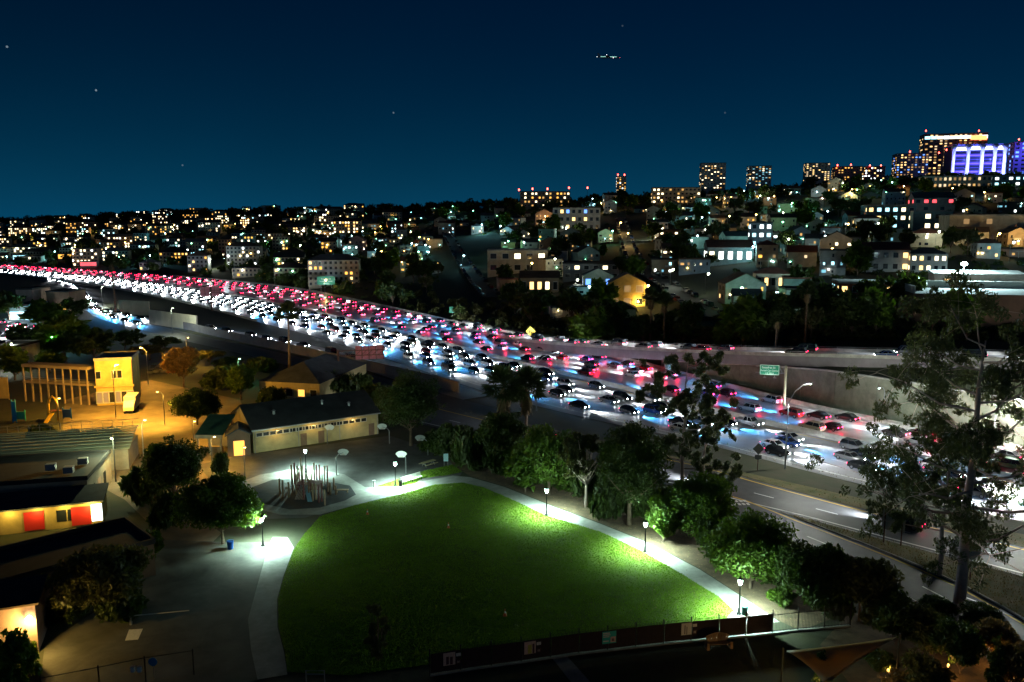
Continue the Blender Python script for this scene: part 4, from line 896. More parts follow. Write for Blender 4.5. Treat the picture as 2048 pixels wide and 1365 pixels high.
for x in (-L / 2, 0, L / 2): mb = MB(); mb.box(x - .12, x + .12, -1.5, -1.26, 0, 3.2); mb.build('post', wallmat('beige'), o)
mb = MB(); mb.box(-L / 2, L / 2, 3.5, 3.7, 0, 4.6); mb.build('back_wall', wallmat('beige'), o); mb = MB(); mb.box(-L / 2 + .2, L / 2 - .2, -.3, .3, 0, 1.05); mb.build('counter', wallmat('tan'), o)
light('ceiling_light', 'POINT', (0, .8, 3.2), 260, SOD, o, .1)
p0, p1 = G(456, 914), G(502, 910)
o, ro, L = building('gate_house', 'brown gabled gate house with a glowing doorway', 'building', p0, p1, 5, 3.6, 'brown', ('gablef', 'slate'), [])
link('door', WINMESH, o, (0, 0, .05), 0, (1.7, 1, 2.5), WINM['amber'])
# --- yellow two-storey school block with walkway and box truck
p0, p1 = G(195, 812), G(268, 808); L = (p1 - p0).length
zc = 4.2
o, ro, L = building('yellow_school_block', 'bright yellow raised school block lit by sodium lamps', 'building', p0, p1, 9, 9.6, 'yellow', ('flat', 'pale'), [(-L * .42, 5.8, .9, 1.5, 'dark'), (L * .02, 5.8, 1.0, 1.6, 'dark'), (L * .15, 5.8, 1.0, 1.6, 'dark')] + rowwins(L, 6, .6, 1.2, 2.2, ['dark', 'dim', 'dark']), frames=True)
mb = MB(); mb.box(-L / 2 - .3, L / 2 + .3, -.35, -.003, 3.9, 4.25); mb.build('string_course', wallmat('yellow'), o)
a, b = G(60, 800), G(190, 808)
o = thing('covered_walkway', 'long raised walkway canopy on posts left of the yellow block', 'walkway', (a + b) / 2, math.atan2((b - a).y, (b - a).x)); L = (b - a).length
for nm, z0, z1, mm in (('canopy', 7.6, 8.2, wallmat('tan')), ('deck', 4.1, 4.5, wallmat('tan'))): mb = MB(); mb.box(-L / 2, L / 2, -1.5, 1.5, z0, z1); mb.build(nm, mm, o)
for k in range(9):
    x = -L / 2 + .3 + (L - .6) * k / 8
    mb = MB(); mb.box(x - .14, x + .14, -1.5, -1.22, 0, 4.1); mb.box(x - .1, x + .1, -1.48, -1.24, 4.5, 7.6); mb.build('column', wallmat('tan'), o)
for z in (4.95, 5.4): mb = MB(); mb.tube([(-L / 2, -1.45, z), (L / 2, -1.45, z)], .04, 5); mb.build('rail', m_metal, o)
# box truck
def box_truck(label, p, rz):
    o = thing('box_truck', label, 'truck', p, rz); mb = MB(); mb.box(-1.1, 1.1, -1.2, 3.6, .75, 3.2); mb.build('cargo_box', mat('truck_white', (.7, .68, .6), .5), o)
    c = MB(); c.loft([[(-1, -1.3, .6), (1, -1.3, .6), (1, -1.3, 2.5), (-1, -1.3, 2.5)], [(-1, -2.1, .6), (1, -2.1, .6), (1, -1.9, 2.3), (-1, -1.9, 2.3)], [(-1, -2.9, .6), (1, -2.9, .6), (1, -2.8, 1.3), (-1, -2.8, 1.3)]]); c.build('cab', mat('truck_white', ()), o)
    for x in (-.9, .9):
        for y in (-2.1, 2.5): w = MB(); w.tube([(x - .14, y, .42), (x + .14, y, .42)], .42, 12); w.build('wheel', m_dark, o)
    w = MB(); w.add([(-.9, -1.96, 2.2), (.9, -1.96, 2.2), (.9, -2.6, 1.5), (-.9, -2.6, 1.5)], [(0, 3, 2, 1)]); w.build('windscreen', WINM['dark'], o)
    return o
box_truck('pale box truck parked under the yellow school block', G(263, 822), R(15))
# schoolyard play pieces at the left: yellow slide tower, teal panel, blue post
m_py2 = mat('play_yellow', (.8, .5, .05), .5); m_pt2 = mat('play_teal', (.04, .45, .42), .5); m_pb2 = mat('play_blue', (.03, .35, .7), .5)
o = thing('play_tower', 'yellow arched play tower in the amber school yard', 'playground', G(108, 842))
mb = MB(); mb.tube([(-.9, 0, 0), (-.9, 0, 3.4), (-.5, 0, 4.5), (0, 0, 4.9), (.5, 0, 4.5), (.9, 0, 3.4), (.9, 0, 0)], .22, 8); mb.build('arch', m_py2, o, True)
mb = MB(); mb.box(-.8, .8, .0, 1.4, 1.8, 1.95); mb.build('platform', m_log[1], o); mb = MB(); mb.loft([[(-.4, 0, 1.9), (.4, 0, 1.9), (.4, 0, 1.8), (-.4, 0, 1.8)], [(-.4, -2.8, .3), (.4, -2.8, .3), (.4, -2.8, .2), (-.4, -2.8, .2)]]); mb.build('slide', m_py2, o)
for nm, lab, u, v, w_, h_, mm in (('play_board', 'teal play panel left of the yellow arch', 40, 842, 2.2, 1.8, m_pt2), ('play_column', 'bright blue play column at the yard edge', 30, 846, .7, 4.2, m_pb2), ('play_board', 'dark blue play panel right of the yellow arch', 135, 838, 1.6, 1.9, m_blue), ('play_hut', 'small yellow and cream hut at the picture edge', 5, 800, 3.0, 5.0, wallmat('yellow'))):
    o = thing(nm, lab, 'playground', G(u, v)); mb = MB(); mb.box(-w_ / 2, w_ / 2, -.15, .15, .3, h_); mb.build('panel', mm, o)
    for x in (-w_ / 2, w_ / 2): q = MB(); q.lathe([(.1, 0), (.1, h_ + .3), (.02, h_ + .45)], 8, (x, 0, 0)); q.build('post', mm, o, True)
# --- curved corrugated roof hall and black flat-roofed block
a, b = G(-60, 965), G(262, 940); L = (b - a).length
o = thing('corrugated_hall', 'pale green corrugated barrel roof over the school walkway', 'building', (a + b) / 2, math.atan2((b - a).y, (b - a).x))
nr = 9
for k in range(nr):
    t0, t1 = k / nr, (k + 1) / nr; y0, y1 = t0 * 10, t1 * 10 - .12; z0, z1 = 3.4 + 1.5 * math.sin(t0 * 3.1416 * .55), 3.22 + 1.5 * math.sin(t1 * 3.1416 * .55)
    mb = MB(); mb.add([(-L / 2, y0, z0), (L / 2, y0, z0), (L / 2, y1, z1), (-L / 2, y1, z1), (-L / 2, y0, z0 + .12), (L / 2, y0, z0 + .12), (L / 2, y1, z1 + .12), (-L / 2, y1, z1 + .12)], [(3, 2, 1, 0), (4, 5, 6, 7), (0, 1, 5, 4), (1, 2, 6, 5), (2, 3, 7, 6), (3, 0, 4, 7)]); mb.build('roof_sheet', mat('corrugated_green', (.30, .36, .28), .6, noise=.15, scale=.5), o)
mb = MB(); mb.box(-L / 2 + .3, L / 2 - .3, .4, 9.6, 0, 3.3); mb.build('wall', wallmat('beige'), o)
mb = MB(); 
for k in range(14): x = -L / 2 + 1 + k * (L - 2) / 13; mb.tube([(x, 9.9, 4.8), (x, 9.9, 5.9)], .04, 5)
mb.tube([(-L / 2, 9.9, 5.9), (L / 2, 9.9, 5.9)], .04, 5); mb.tube([(-L / 2, 9.9, 5.4), (L / 2, 9.9, 5.4)], .03, 5); mb.build('roof_railing', m_metal, o)
p0, p1 = G(-80, 1040), G(178, 1020)
o, ro, L = building('black_roof_classroom', 'classroom block with a flat black roof and cream edges', 'building', p0, p1, 13, 4.2, 'beige', ('flat', 'dark'), [(2, 1, 1.6, 1.6, 'dark'), (L * .1, 1, 1.6, 1.6, 'dark')], sidewins=[(3, 1, 1.4, 1.6, 'dark', 1), (6, 1, 1.4, 1.6, 'dim', 1), (9, 0.2, 1.2, 2.4, 'dark', 1)])
for k, (x, y) in enumerate(((L * .1, 4), (L * .33, 6), (L * .28, 2))): mb = MB(); mb.box(x, x + 1.2, y, y + 1, 4.65, 5.5); mb.build('roof_vent', mat('vent_grey', (.3, .33, .35), .6), ro)
# lit covered room in front with a red panel
p0, p1 = G(-60, 1078), G(205, 1048)
o, ro, L = building('lit_classroom', 'low classroom wing with a glowing yellow-lit front under a black awning', 'building', p0, p1, 5, 3.0, 'yellow', ('shed', 'slate'), [(L * .18, .9, 1.1, 1.5, 'dark'), (L * .26, .9, 1.1, 1.5, 'dark'), (L * .44, .5, 1.2, 2.2, 'white')])
for x, mm in ((-L * .02, mat('panel_red', (.65, .03, .03), .6)), (L * .34, mat('panel_red', ()))): mb = MB(); mb.box(x - 1.1, x + 1.1, -.12, -.045, .2, 2.6); mb.build('red_panel', mm, o)
for k in range(4): light('ceiling_light', 'POINT', (-L * .2 + k * L * .21, -1.0, 2.7), 160 if k < 3 else 420, (1, .72, .16), o, .15)
p0, p1 = G(-90, 1268), G(312, 1150)
building('dark_roof_hall', 'low hall with a wide black roof at the picture edge', 'building', p0, p1, 9, 3.6, 'brown', ('flat', 'dark'), [(-3, .8, 1.4, 1.4, 'dim')], sidewins=[(3, .8, 1.2, 1.3, 'dim', 1)])
p0, p1 = G(-70, 1330), G(78, 1305)
o, ro, L = building('corner_house', 'pinkish corner building with a glaring wall lamp', 'building', p0, p1, 4.5, 4.6, 'pink', ('shed', 'brown'), [])
lx = L * .42
mb = MB(); mb.lathe([(.1, 3.2), (.28, 3.4), (.3, 3.55), (.1, 3.75)], 10, (lx, -.4, 0)); mb.build('wall_lamp', mat('wall_lamp_glow', (1, .9, .6), .3, emit=(1, .72, .28), es=30, sample=False), o, True)
light('lamp_light', 'POINT', (lx, -.75, 3.3), 1500, (1, .62, .14), o, .15)
T('shrub', 'shr_mid', 'green shrub below the glaring wall lamp', 'shrub', 30, 1420, 1255, 110, kind='mid', seed=90, trunk_h=.05, n=4000, leaf=.2, ncl=30)
T('shrub', 'shr_mid', 'small leafy shrub beside the corner building', 'shrub', 62, 1335, 1280, 40, kind='mid', seed=90, trunk_h=.05, n=4000, leaf=.2, ncl=30)
# sodium lamps of the school
for lab, u, v, hgt, pw, arm in (('sodium pole lamp above the bright patch in the school yard', 330, 850, 6.5, 3200, (-.8, -.6)), ('sodium lamp on a tall pole left of the tall dark tree', 290, 950, 8.6, 900, (.8, -.5)), ('sodium lamp behind the yellow school block', 297, 770, 9.0, 2600, (-1, -.8)), ('sodium lamp over the parked cars behind the school', 375, 735, 8.0, 1800, (.8, -.5)),
                            ('sodium lamp in front of the yellow school block', 232, 836, 10.5, 7000, (.8, .4)), ('sodium lamp by the brown gate house corner', 425, 935, 5.0, 900, (.7, -.3)), ('low sodium lamp beside the dark path tree', 388, 888, 4.0, 500, (.3, 0)), ('sodium lamp at the end of the school walkway', 120, 860, 6.0, 700, (.5, -.3)), ('sodium lamp on the school court near the long wall', 490, 955, 4.5, 160, (0, .5))):
    pole_lamp('sodium_lamp', lab, G(u, v), hgt, pw * 4.5, SOD, m_sod, arm, 'sodium lamps of the school', spot=None if 'yellow' in lab else 125)
# wooden posts, ramp rail and yard fence on the left driveway
fo = thing('chain_link_fence', 'chain-link fence with dark posts across the driveway', 'fence')
FPs = [G(85, 1408), G(200, 1385), G(292, 1365), G(388, 1350)]
m_link = mat('link_wire', (.10, .11, .11), .6, metal=.4)
for i, p in enumerate(FPs):
    mb = MB(); mb.lathe([(.06, 0), (.06, 2.3), (.02, 2.4)], 8, (p.x, p.y, 0)); mb.build('fence_post', m_dark, fo)
    if i < 3:
        q = FPs[i + 1]; d = q - p; n = int(d.length / .16); mb = MB()
        for k in range(n):
            s = p + d * k / n; e = p + d * min(n, k + 13) / n; e2 = p + d * max(0, k - 13) / n
            mb.tube([(s.x, s.y, .1), (e.x, e.y, .1 + 2.1 * (min(n, k + 13) - k) / 13)], .006, 3, False); mb.tube([(s.x, s.y, .1), (e2.x, e2.y, .1 + 2.1 * (k - max(0, k - 13)) / 13)], .006, 3, False)
        tag(mb.build('wire_mesh', m_link, fo), kind='stuff')
        mb = MB(); mb.tube([(p.x, p.y, 2.2), (q.x, q.y, 2.2)], .035, 6); mb.build('top_rail', m_dark, fo)
o = thing('round_sign', 'round blue sign on the driveway fence', 'sign', G(309, 1358)); mb = MB(); mb.tube([(0, -.12, 1.6), (0, -.09, 1.6)], .38, 16); mb.build('disc', mat('sign_blue', (.02, .22, .5), .5), o); mb = MB(); mb.tube([(0, -.05, 0), (0, -.05, 1.7)], .03, 6); mb.build('post', m_metal, o)
for lab, u in (('small white box left of the other on the driveway fence', 270), ('white meter box next to the round blue sign', 283)):
    o = thing('meter_box', lab, 'box', G(u, 1366)); mb = MB(); mb.box(-.16, .16, -.3, -.08, 1.1, 1.55); mb.build('housing', m_bench, o); mb = MB(); mb.box(-.18, .18, -.32, -.06, 1.55, 1.6); mb.build('lid', m_metal, o)
sheet('painted_square', pxs([(258, 1260), (286, 1258), (276, 1280), (250, 1282)]), .016, m_white)
o = thing('barrier_gate', 'thin pale barrier bar beside the driveway', 'gate', G(262, 1250)); mb = MB(); mb.tube([(0, 0, .9), (5.2, 1.1, .9)], .05, 6); mb.build('bar', m_bench, o); mb = MB(); mb.box(-.1, .1, -.1, .1, 0, 1.0); mb.build('post', m_metal, o)
pole_lamp('yard_light', 'slim pole light over the dark hall roof', G(250, 1200), 5.2, 70, (1, .85, .5), mat('yard_glow', (1, .9, .7), .3, emit=(1, .85, .5), es=20, sample=False))
# frame gate at the bottom edge
o = thing('metal_frame', 'pale metal frame stand at the bottom edge', 'frame', G(632, 1392)); mb = MB(); mb.tube([(-.75, 0, 0), (-.75, 0, 2.2), (.75, 0, 2.2), (.75, 0, 0)], .06, 6); mb.build('frame_bar', m_metal, o); mb = MB(); mb.tube([(-.75, 0, 1.9), (.75, 0, 1.9)], .05, 6); mb.build('cross_bar', m_metal, o)
pole_lamp('sail_fill_lamp', 'added amber fill lamp under the shade sail', G(1655, 1445), 2.2, 1300, (1, .66, .18), m_sod, cat='garden lamp')  # unseen lamp added below the view to light the shade sail
for i, (u, v) in enumerate([(1895, 1352), (2035, 1362), (1775, 1362), (1990, 1338)]):  # low bollards added to give the garden bed its amber light
    o = thing('fill_bollard', 'added low amber fill bollard among the shrubs, %s from the shade sail' % ordn([2, 4, 1, 3][i]), 'garden lamp', G(u, v), 0, 'fill bollards added to the garden')
    mb = MB(); mb.lathe([(.09, 0), (.08, .8)], 8); mb.build('post', m_dark, o, True); mb = MB(); mb.lathe([(.07, .8), (.1, .86), (.1, 1.0), (.03, 1.08)], 8); mb.build('lens', mat('bollard_glow', (1, .6, .2), .4, emit=(1, .5, .12), es=3, sample=False), o, True); light('lamp_light', 'POINT', (0, 0, 1.25), 75, (1, .5, .12), o, .1)
pole_lamp('hall_fill_light', 'added green-white fill light on a pole by the corrugated roof', G(232, 964), 7.0, 3000, (.85, 1, .55), mat('hall_glow', (.9, 1, .7), .3, emit=(.85, 1, .6), es=18, sample=False), (.6, -1.5))  # pole lamp added to brighten the corrugated roof and hall end

# ------------------------------------------------------------------ freeway furniture
m_signg = mat('sign_green', (.01, .22, .13), .5, noise=.06, scale=3); m_signb = mat('sign_back', (.5, .17, .19), .7, noise=.25, scale=2); m_rust = mat('rusty_post', (.13, .06, .04), .85, noise=.3, scale=3)
def lettering(parent, txt, x, z, size, m, y=-.06, align='CENTER'):
    c = bpy.data.curves.new('lettering', 'FONT'); c.body = txt; c.size = size; c.align_x = align; c.extrude = .004; c.materials.append(m)
    tmp = bpy.data.objects.new('lettering', c); COL.objects.link(tmp); bpy.context.view_layer.update()
    me = bpy.data.meshes.new_from_object(tmp); bpy.data.objects.remove(tmp); me.materials.clear(); me.materials.append(m)
    o = link('lettering', me, parent, (x, y, z)); o.rotation_euler = (R(90), 0, 0); return o
# overhead green sign on a single mast
p = G(1568, 812); D = PX(p)[2]
o = thing('overhead_sign', 'green overhead exit sign on a cantilever mast beyond the lanes', 'sign', p, R(-14))
k = D / F; hm = top_h(p, 732)
mb = MB(); mb.lathe([(.32, -.2), (.3, hm * .5), (.26, hm)], 12); mb.build('mast', mat('mast_pale', (.40, .38, .26), .7, noise=.2, scale=1), o, True)
W, HH = 36 * k * 1.05, 18 * k * 1.15; x1 = -12 * k; zc = top_h(p, 741)
mb = MB()
for z in (zc + HH * .3, zc - HH * .3): mb.tube([(.0, -.1, z), (x1 - W - .8, -.1, z)], .1, 6)
for i in range(8): xa = -i * (W + 12 * k) / 8; mb.tube([(xa, -.1, zc - HH * .3), (xa - (W + 12 * k) / 8, -.1, zc + HH * .3)], .05, 5)
mb.build('truss_arm', m_metal, o)
mb = MB(); mb.box(x1 - W, x1, -.34, -.26, zc - HH / 2, zc + HH / 2); pn = mb.build('panel', m_signg, o)
m_sl = mat('sign_letters', (.75, .82, .76), .5)
lettering(o, 'Sassafras St', x1 - W * .55, zc + HH * .14, HH * .27, m_sl, -.355); lettering(o, 'Rental Car Center', x1 - W / 2, zc - HH * .14, HH * .22, m_sl, -.355); lettering(o, '1/2 MILE', x1 - W / 2, zc - HH * .42, HH * .22, m_sl, -.355)
mb = MB()
for q in ((x1 - W + .1, x1 - .1, zc + HH / 2 - .12, zc + HH / 2 - .05), (x1 - W + .1, x1 - .1, zc - HH / 2 + .05, zc - HH / 2 + .12), (x1 - W + .1, x1 - W + .17, zc - HH / 2 + .12, zc + HH / 2 - .12), (x1 - .17, x1 - .1, zc - HH / 2 + .12, zc + HH / 2 - .12)): mb.box(q[0], q[1], -.35, -.341, q[2], q[3])
mb.build('border', m_sl, o)
for xx in (x1 - W * .75, x1 - W * .25):
    mb = MB(); mb.tube([(xx, -.2, zc - HH / 2 - .05), (xx, -1.6, zc - HH / 2 - .3)], .04, 5); mb.cb((xx, -1.7, zc - HH / 2 - .3), (.6, .25, .15)); mb.build('sign_light', m_metal, o)
light('sign_lamp', 'SPOT', (x1 - W / 2, -1.8, zc - HH / 2 - .5), 160, (.75, 1, .85), o, .2, 110, (R(120), 0, 0))
# green sign on posts at the far roadside, left
p = hit(653, 586); k = PX(p)[2] / F
o = thing('roadside_sign', 'large green roadside exit sign under the dark trees', 'sign', p, R(8)); W, HH = 35 * k, 17 * k; zb = top_h(p, 570)
mb = MB(); mb.box(-W / 2, W / 2, -.1, 0, zb, zb + HH); mb.build('panel', m_signg, o)
for x in (-W * .3, W * .3): mb = MB(); mb.tube([(x, .1, -1), (x, .1, zb + HH)], .15, 6); mb.build('post', m_metal, o)
lettering(o, 'Sassafras St', 0, zb + HH * .62, HH * .24, m_sl, -.115); lettering(o, 'Rental Car Center', 0, zb + HH * .36, HH * .2, m_sl, -.115); lettering(o, '1/4 MILE', 0, zb + HH * .1, HH * .2, m_sl, -.115)
light('sign_lamp', 'SPOT', (0, -5, zb - 1), 1100, (.7, 1, .9), o, .2, 100, (R(115), 0, 0))
# sign backs on cantilevers over the merging lanes
def sign_back(label, ub, vb, vtop, u0, u1, v0, v1, n):
    p = G(ub, vb); k = PX(p)[2] / F; o = thing('sign_gantry', label, 'sign', p, R(12)); h = top_h(p, vtop)
    mb = MB(); mb.lathe([(.35, -.2), (.28, h)], 10); mb.build('mast', m_rust, o, True)
    xa, xb = (u0 - ub) * k, (u1 - ub) * k; z0, z1 = top_h(p, v1), top_h(p, v0); zm = (z0 + z1) / 2
    mb = MB()
    for z in (zm - .6, zm + .6): mb.tube([(0, 0, z), (xb, 0, z)], .09, 6)
    for i in range(8): mb.tube([(xb * i / 8, 0, zm - .6), (xb * (i + 1) / 8, 0, zm + .6)], .05, 4)
    mb.build('truss_arm', m_rust, o)
    for i in range(n):
        a, b = xa + (xb - xa) * i / n + .03, xa + (xb - xa) * (i + 1) / n - .03
        mb = MB(); mb.box(a, b, .18, .24, z0, z1); mb.build('back_panel', m_signb, o)
        mb = MB(); mb.box(b - .2, b - .08, .02, .175, z0 - .2, z1 + .2); mb.build('stiffener', m_rust, o)
    return o
sign_back('back of an overhead sign of four brown panels above the merging ramp', 678, 772, 700, 712, 768, 694, 721, 4)
sign_back('small dark sign back on a post between the two carriageways', 424, 622, 574, 404, 441, 574, 593, 4)
# warning diamonds and small signs
def diamond(label, u, vb, vt, m, s, post=m_rust, hitp=False, rz=0.0, bar=False, z=0.0):
    p = hit(u, vb) if hitp else G(u, vb, z); h = top_h(p, vt); o = thing('warning_sign', label, 'sign', p, rz)
    mb = MB(); mb.box(-.06, .06, -.02, .08, 0, h - .1); mb.build('post', post, o)
    mb = MB(); zc = h - s * .7; r_ = s * .7; pts = [(0, zc - r_), (r_, zc), (0, zc + r_), (-r_, zc)]
    mb.add([(x, -.05, q) for x, q in pts] + [(x, -.025, q) for x, q in pts], [(0, 1, 2, 3), (7, 6, 5, 4)] + [(i, i + 4, (i + 1) % 4 + 4, (i + 1) % 4) for i in range(4)]); mb.build('diamond_panel', m, o)
    if bar: mb = MB(); mb.box(-s * .4, s * .4, -.05, -.025, zc - r_ - s * .55, zc - r_ - .05); mb.build('plaque', m, o)
    return o
m_yd = mat('sign_yellow', (.85, .58, .03), .5); m_gb = mat('sign_grey_back', (.45, .45, .42), .6)
o = diamond('yellow diamond warning sign at the ramp fork', 1061, 688, 653, m_yd, 2.3)
mb = MB(); h_ = top_h(G(1061, 688), 653); zc = h_ - 1.6; mb.box(-.5, -.2, -.07, -.055, zc - .6, zc + .5); mb.box(.1, .4, -.07, -.055, zc - .6, zc + .5); mb.box(-.2, .1, -.07, -.055, zc - .1, zc + .15); mb.build('symbol', m_dark, o)
diamond('back of a diamond sign on a brown post on the dry verge', 1515, 941, 886, m_gb, 1.35, bar=True)
diamond('grey-backed diamond sign on a brown post on the dry island', 1940, 1160, 1090, m_gb, 1.3, z=.1, bar=True)
for lab, u, vb, vt in (('left of two dark posts holding a sign on the island', 1767, 1085, 1012),):
    p = G(u, vb, .1); o = thing('post_sign', 'dark two-post sign seen from behind on the island', 'sign', p, R(-35)); h = top_h(p, vt)
    for x in (0, 1.9): mb = MB(); mb.box(x - .07, x + .07, -.05, .05, 0, h); mb.build('post', m_rust, o)
    mb = MB(); mb.box(-.35, 2.2, .052, .08, h * .35, h * .96); mb.build('panel', m_gb, o)
p = hit(905, 640); o = thing('small_green_sign', 'small square green sign on the dark embankment', 'sign', p); k = PX(p)[2] / F; zb = top_h(p, 626)
mb = MB(); mb.box(-6 * k, 6 * k, -.05, 0, zb, zb + 12 * k); mb.build('panel', m_signg, o); mb = MB(); mb.tube([(0, .05, -.5), (0, .05, zb + 8 * k)], .1, 6); mb.build('post', m_metal, o); lettering(o, 'EXIT', 0, zb + 5 * k, 4 * k, m_sl, -.07)
light('sign_lamp', 'SPOT', (0, -3, zb), 180, (.7, 1, .9), o, .2, 90, (R(110), 0, 0))
p = G(1277, 740); o = thing('blue_marker_sign', 'small blue sign on a thin post between ramp and lanes', 'sign', p); k = PX(p)[2] / F; h = top_h(p, 700); mb = MB(); mb.tube([(0, 0, 0), (0, 0, h)], .06, 6); mb.build('post', m_metal, o)
mb = MB(); mb.box(-4 * k, 4 * k, -.1, -.062, h - 12 * k, h); mb.build('panel', mat('sign_deep_blue', (.02, .08, .75), .5), o)
# tall roadway lights
CW = (.72, .95, 1.0); m_cwl = mat('roadway_lamp', (.8, .95, 1), .3, emit=(.6, .92, 1), es=18, sample=False)
def mast_light(label, u, vb, vt, arm, power, col=CW, gm=m_cwl, hitp=False):
    p = hit(u, vb) if hitp else G(u, vb); h = top_h(p, vt); o = thing('roadway_light', label, 'street lamp', p, 0, 'tall roadway lights along the freeway')
    ax, ay, rise = arm; mb = MB(); mb.tube([(0, 0, 0), (0, 0, h * .5), (0, 0, h - rise)], [.13, .1, .08], 8); mb.build('pole', m_metal, o, True)
    mb = MB(); mb.tube([(0, 0, h - rise), (ax * .3, ay * .3, h - rise * .35), (ax * .65, ay * .65, h - rise * .06), (ax, ay, h)], [.07, .06, .05, .05], 6); mb.build('curved_arm', m_metal, o, True)
    mb = MB(); mb.cb((ax, ay, h + .05), (.8, .35, .14), math.atan2(ay, ax)); mb.build('lamp_head', m_metal, o)
    mb = MB(); mb.lathe([(.12, h - .12), (.2, h - .06), (.2, h - .03)], 8, (ax, ay, 0)); mb.build('lamp_glass', gm, o)
    light('lamp_light', 'POINT', (ax, ay, h - .4), power, col, o, .25); return o
mast_light('tall roadway light with a long curved arm on the dry verge', 1570, 938, 770, (3.6, 1.0, 3.0), 9000, (.92, .95, .85))
mast_light('roadway light behind the pair of palms', 1073, 822, 710, (4.5, 3.5, 1.8), 300)
mast_light('roadway light on the far roadside under the hillside trees', 470, 566, 517, (-6, -1, 2.0), 6000, hitp=True)
mast_light('roadway light hidden by the eucalyptus crown, shining on the wall', 1985, 900, 790, (1.5, -3.5, 1.5), 26000, (.95, 1.0, .85))
mast_light('roadway light past the frame edge of the far carriageway', 2120, 935, 800, (1.5, -3.5, 1.5), 26000, (.95, 1.0, .85))
mast_light('roadway light by the wall below the ramp bridge', 1765, 846, 770, (-2.5, -3, 1.2), 1500, (.7, 1, .8))
for lab, u, v, pw in (('roadway light lighting the pale underpass wall', 345, 668, 5200), ('roadway light beside the curving ramp', 205, 612, 6000)):
    pole_lamp('ramp_light', lab, G(u, v), 9, pw, (.9, 1, .75), mat('ramp_lamp', (.95, 1, .8), .3, emit=(.9, 1, .7), es=18, sample=False), (1, -.6), 'tall roadway lights along the freeway')
# manhole lid and flower of the gore
# ------------------------------------------------------------------ traffic
HEADC = (.80, .92, 1.0)
m_head = mat('headlight', (.9, .95, 1), .2, emit=(.86, .95, 1), es=70, sample=False); m_tail = mat('taillight', (.5, .02, .02), .3, emit=(1, .012, .07), es=40, sample=False); m_amb = mat('side_marker', (.6, .3, .02), .3, emit=(1, .4, .04), es=10, sample=False)
m_glass = mat('car_glass', (.012, .014, .016), .06, spec=.8); m_tyre = mat('tyre', (.015, .015, .015), .8); m_rim = mat('wheel_rim', (.4, .41, .42), .3, metal=.9)
PAINT = {'white': (.70, .70, .68), 'silver': (.42, .43, .44), 'black': (.012, .012, .014), 'grey': (.13, .135, .14), 'blue': (.03, .07, .22), 'red': (.32, .02, .02), 'beige': (.36, .31, .22), 'dark green': (.02, .07, .045)}
PAINTM = {k: mat('car_paint_' + k.replace(' ', '_'), c, .25, metal=.25, spec=.6) for k, c in PAINT.items()}
def ring(x, hw, zb, zs, zt, r=.12):
    return [(x, -hw + r, zb), (x, hw - r, zb), (x, hw, zb + r), (x, hw, zs), (x, hw - r * .8, zt), (x, -hw + r * .8, zt), (x, -hw, zs), (x, -hw, zb + r)]
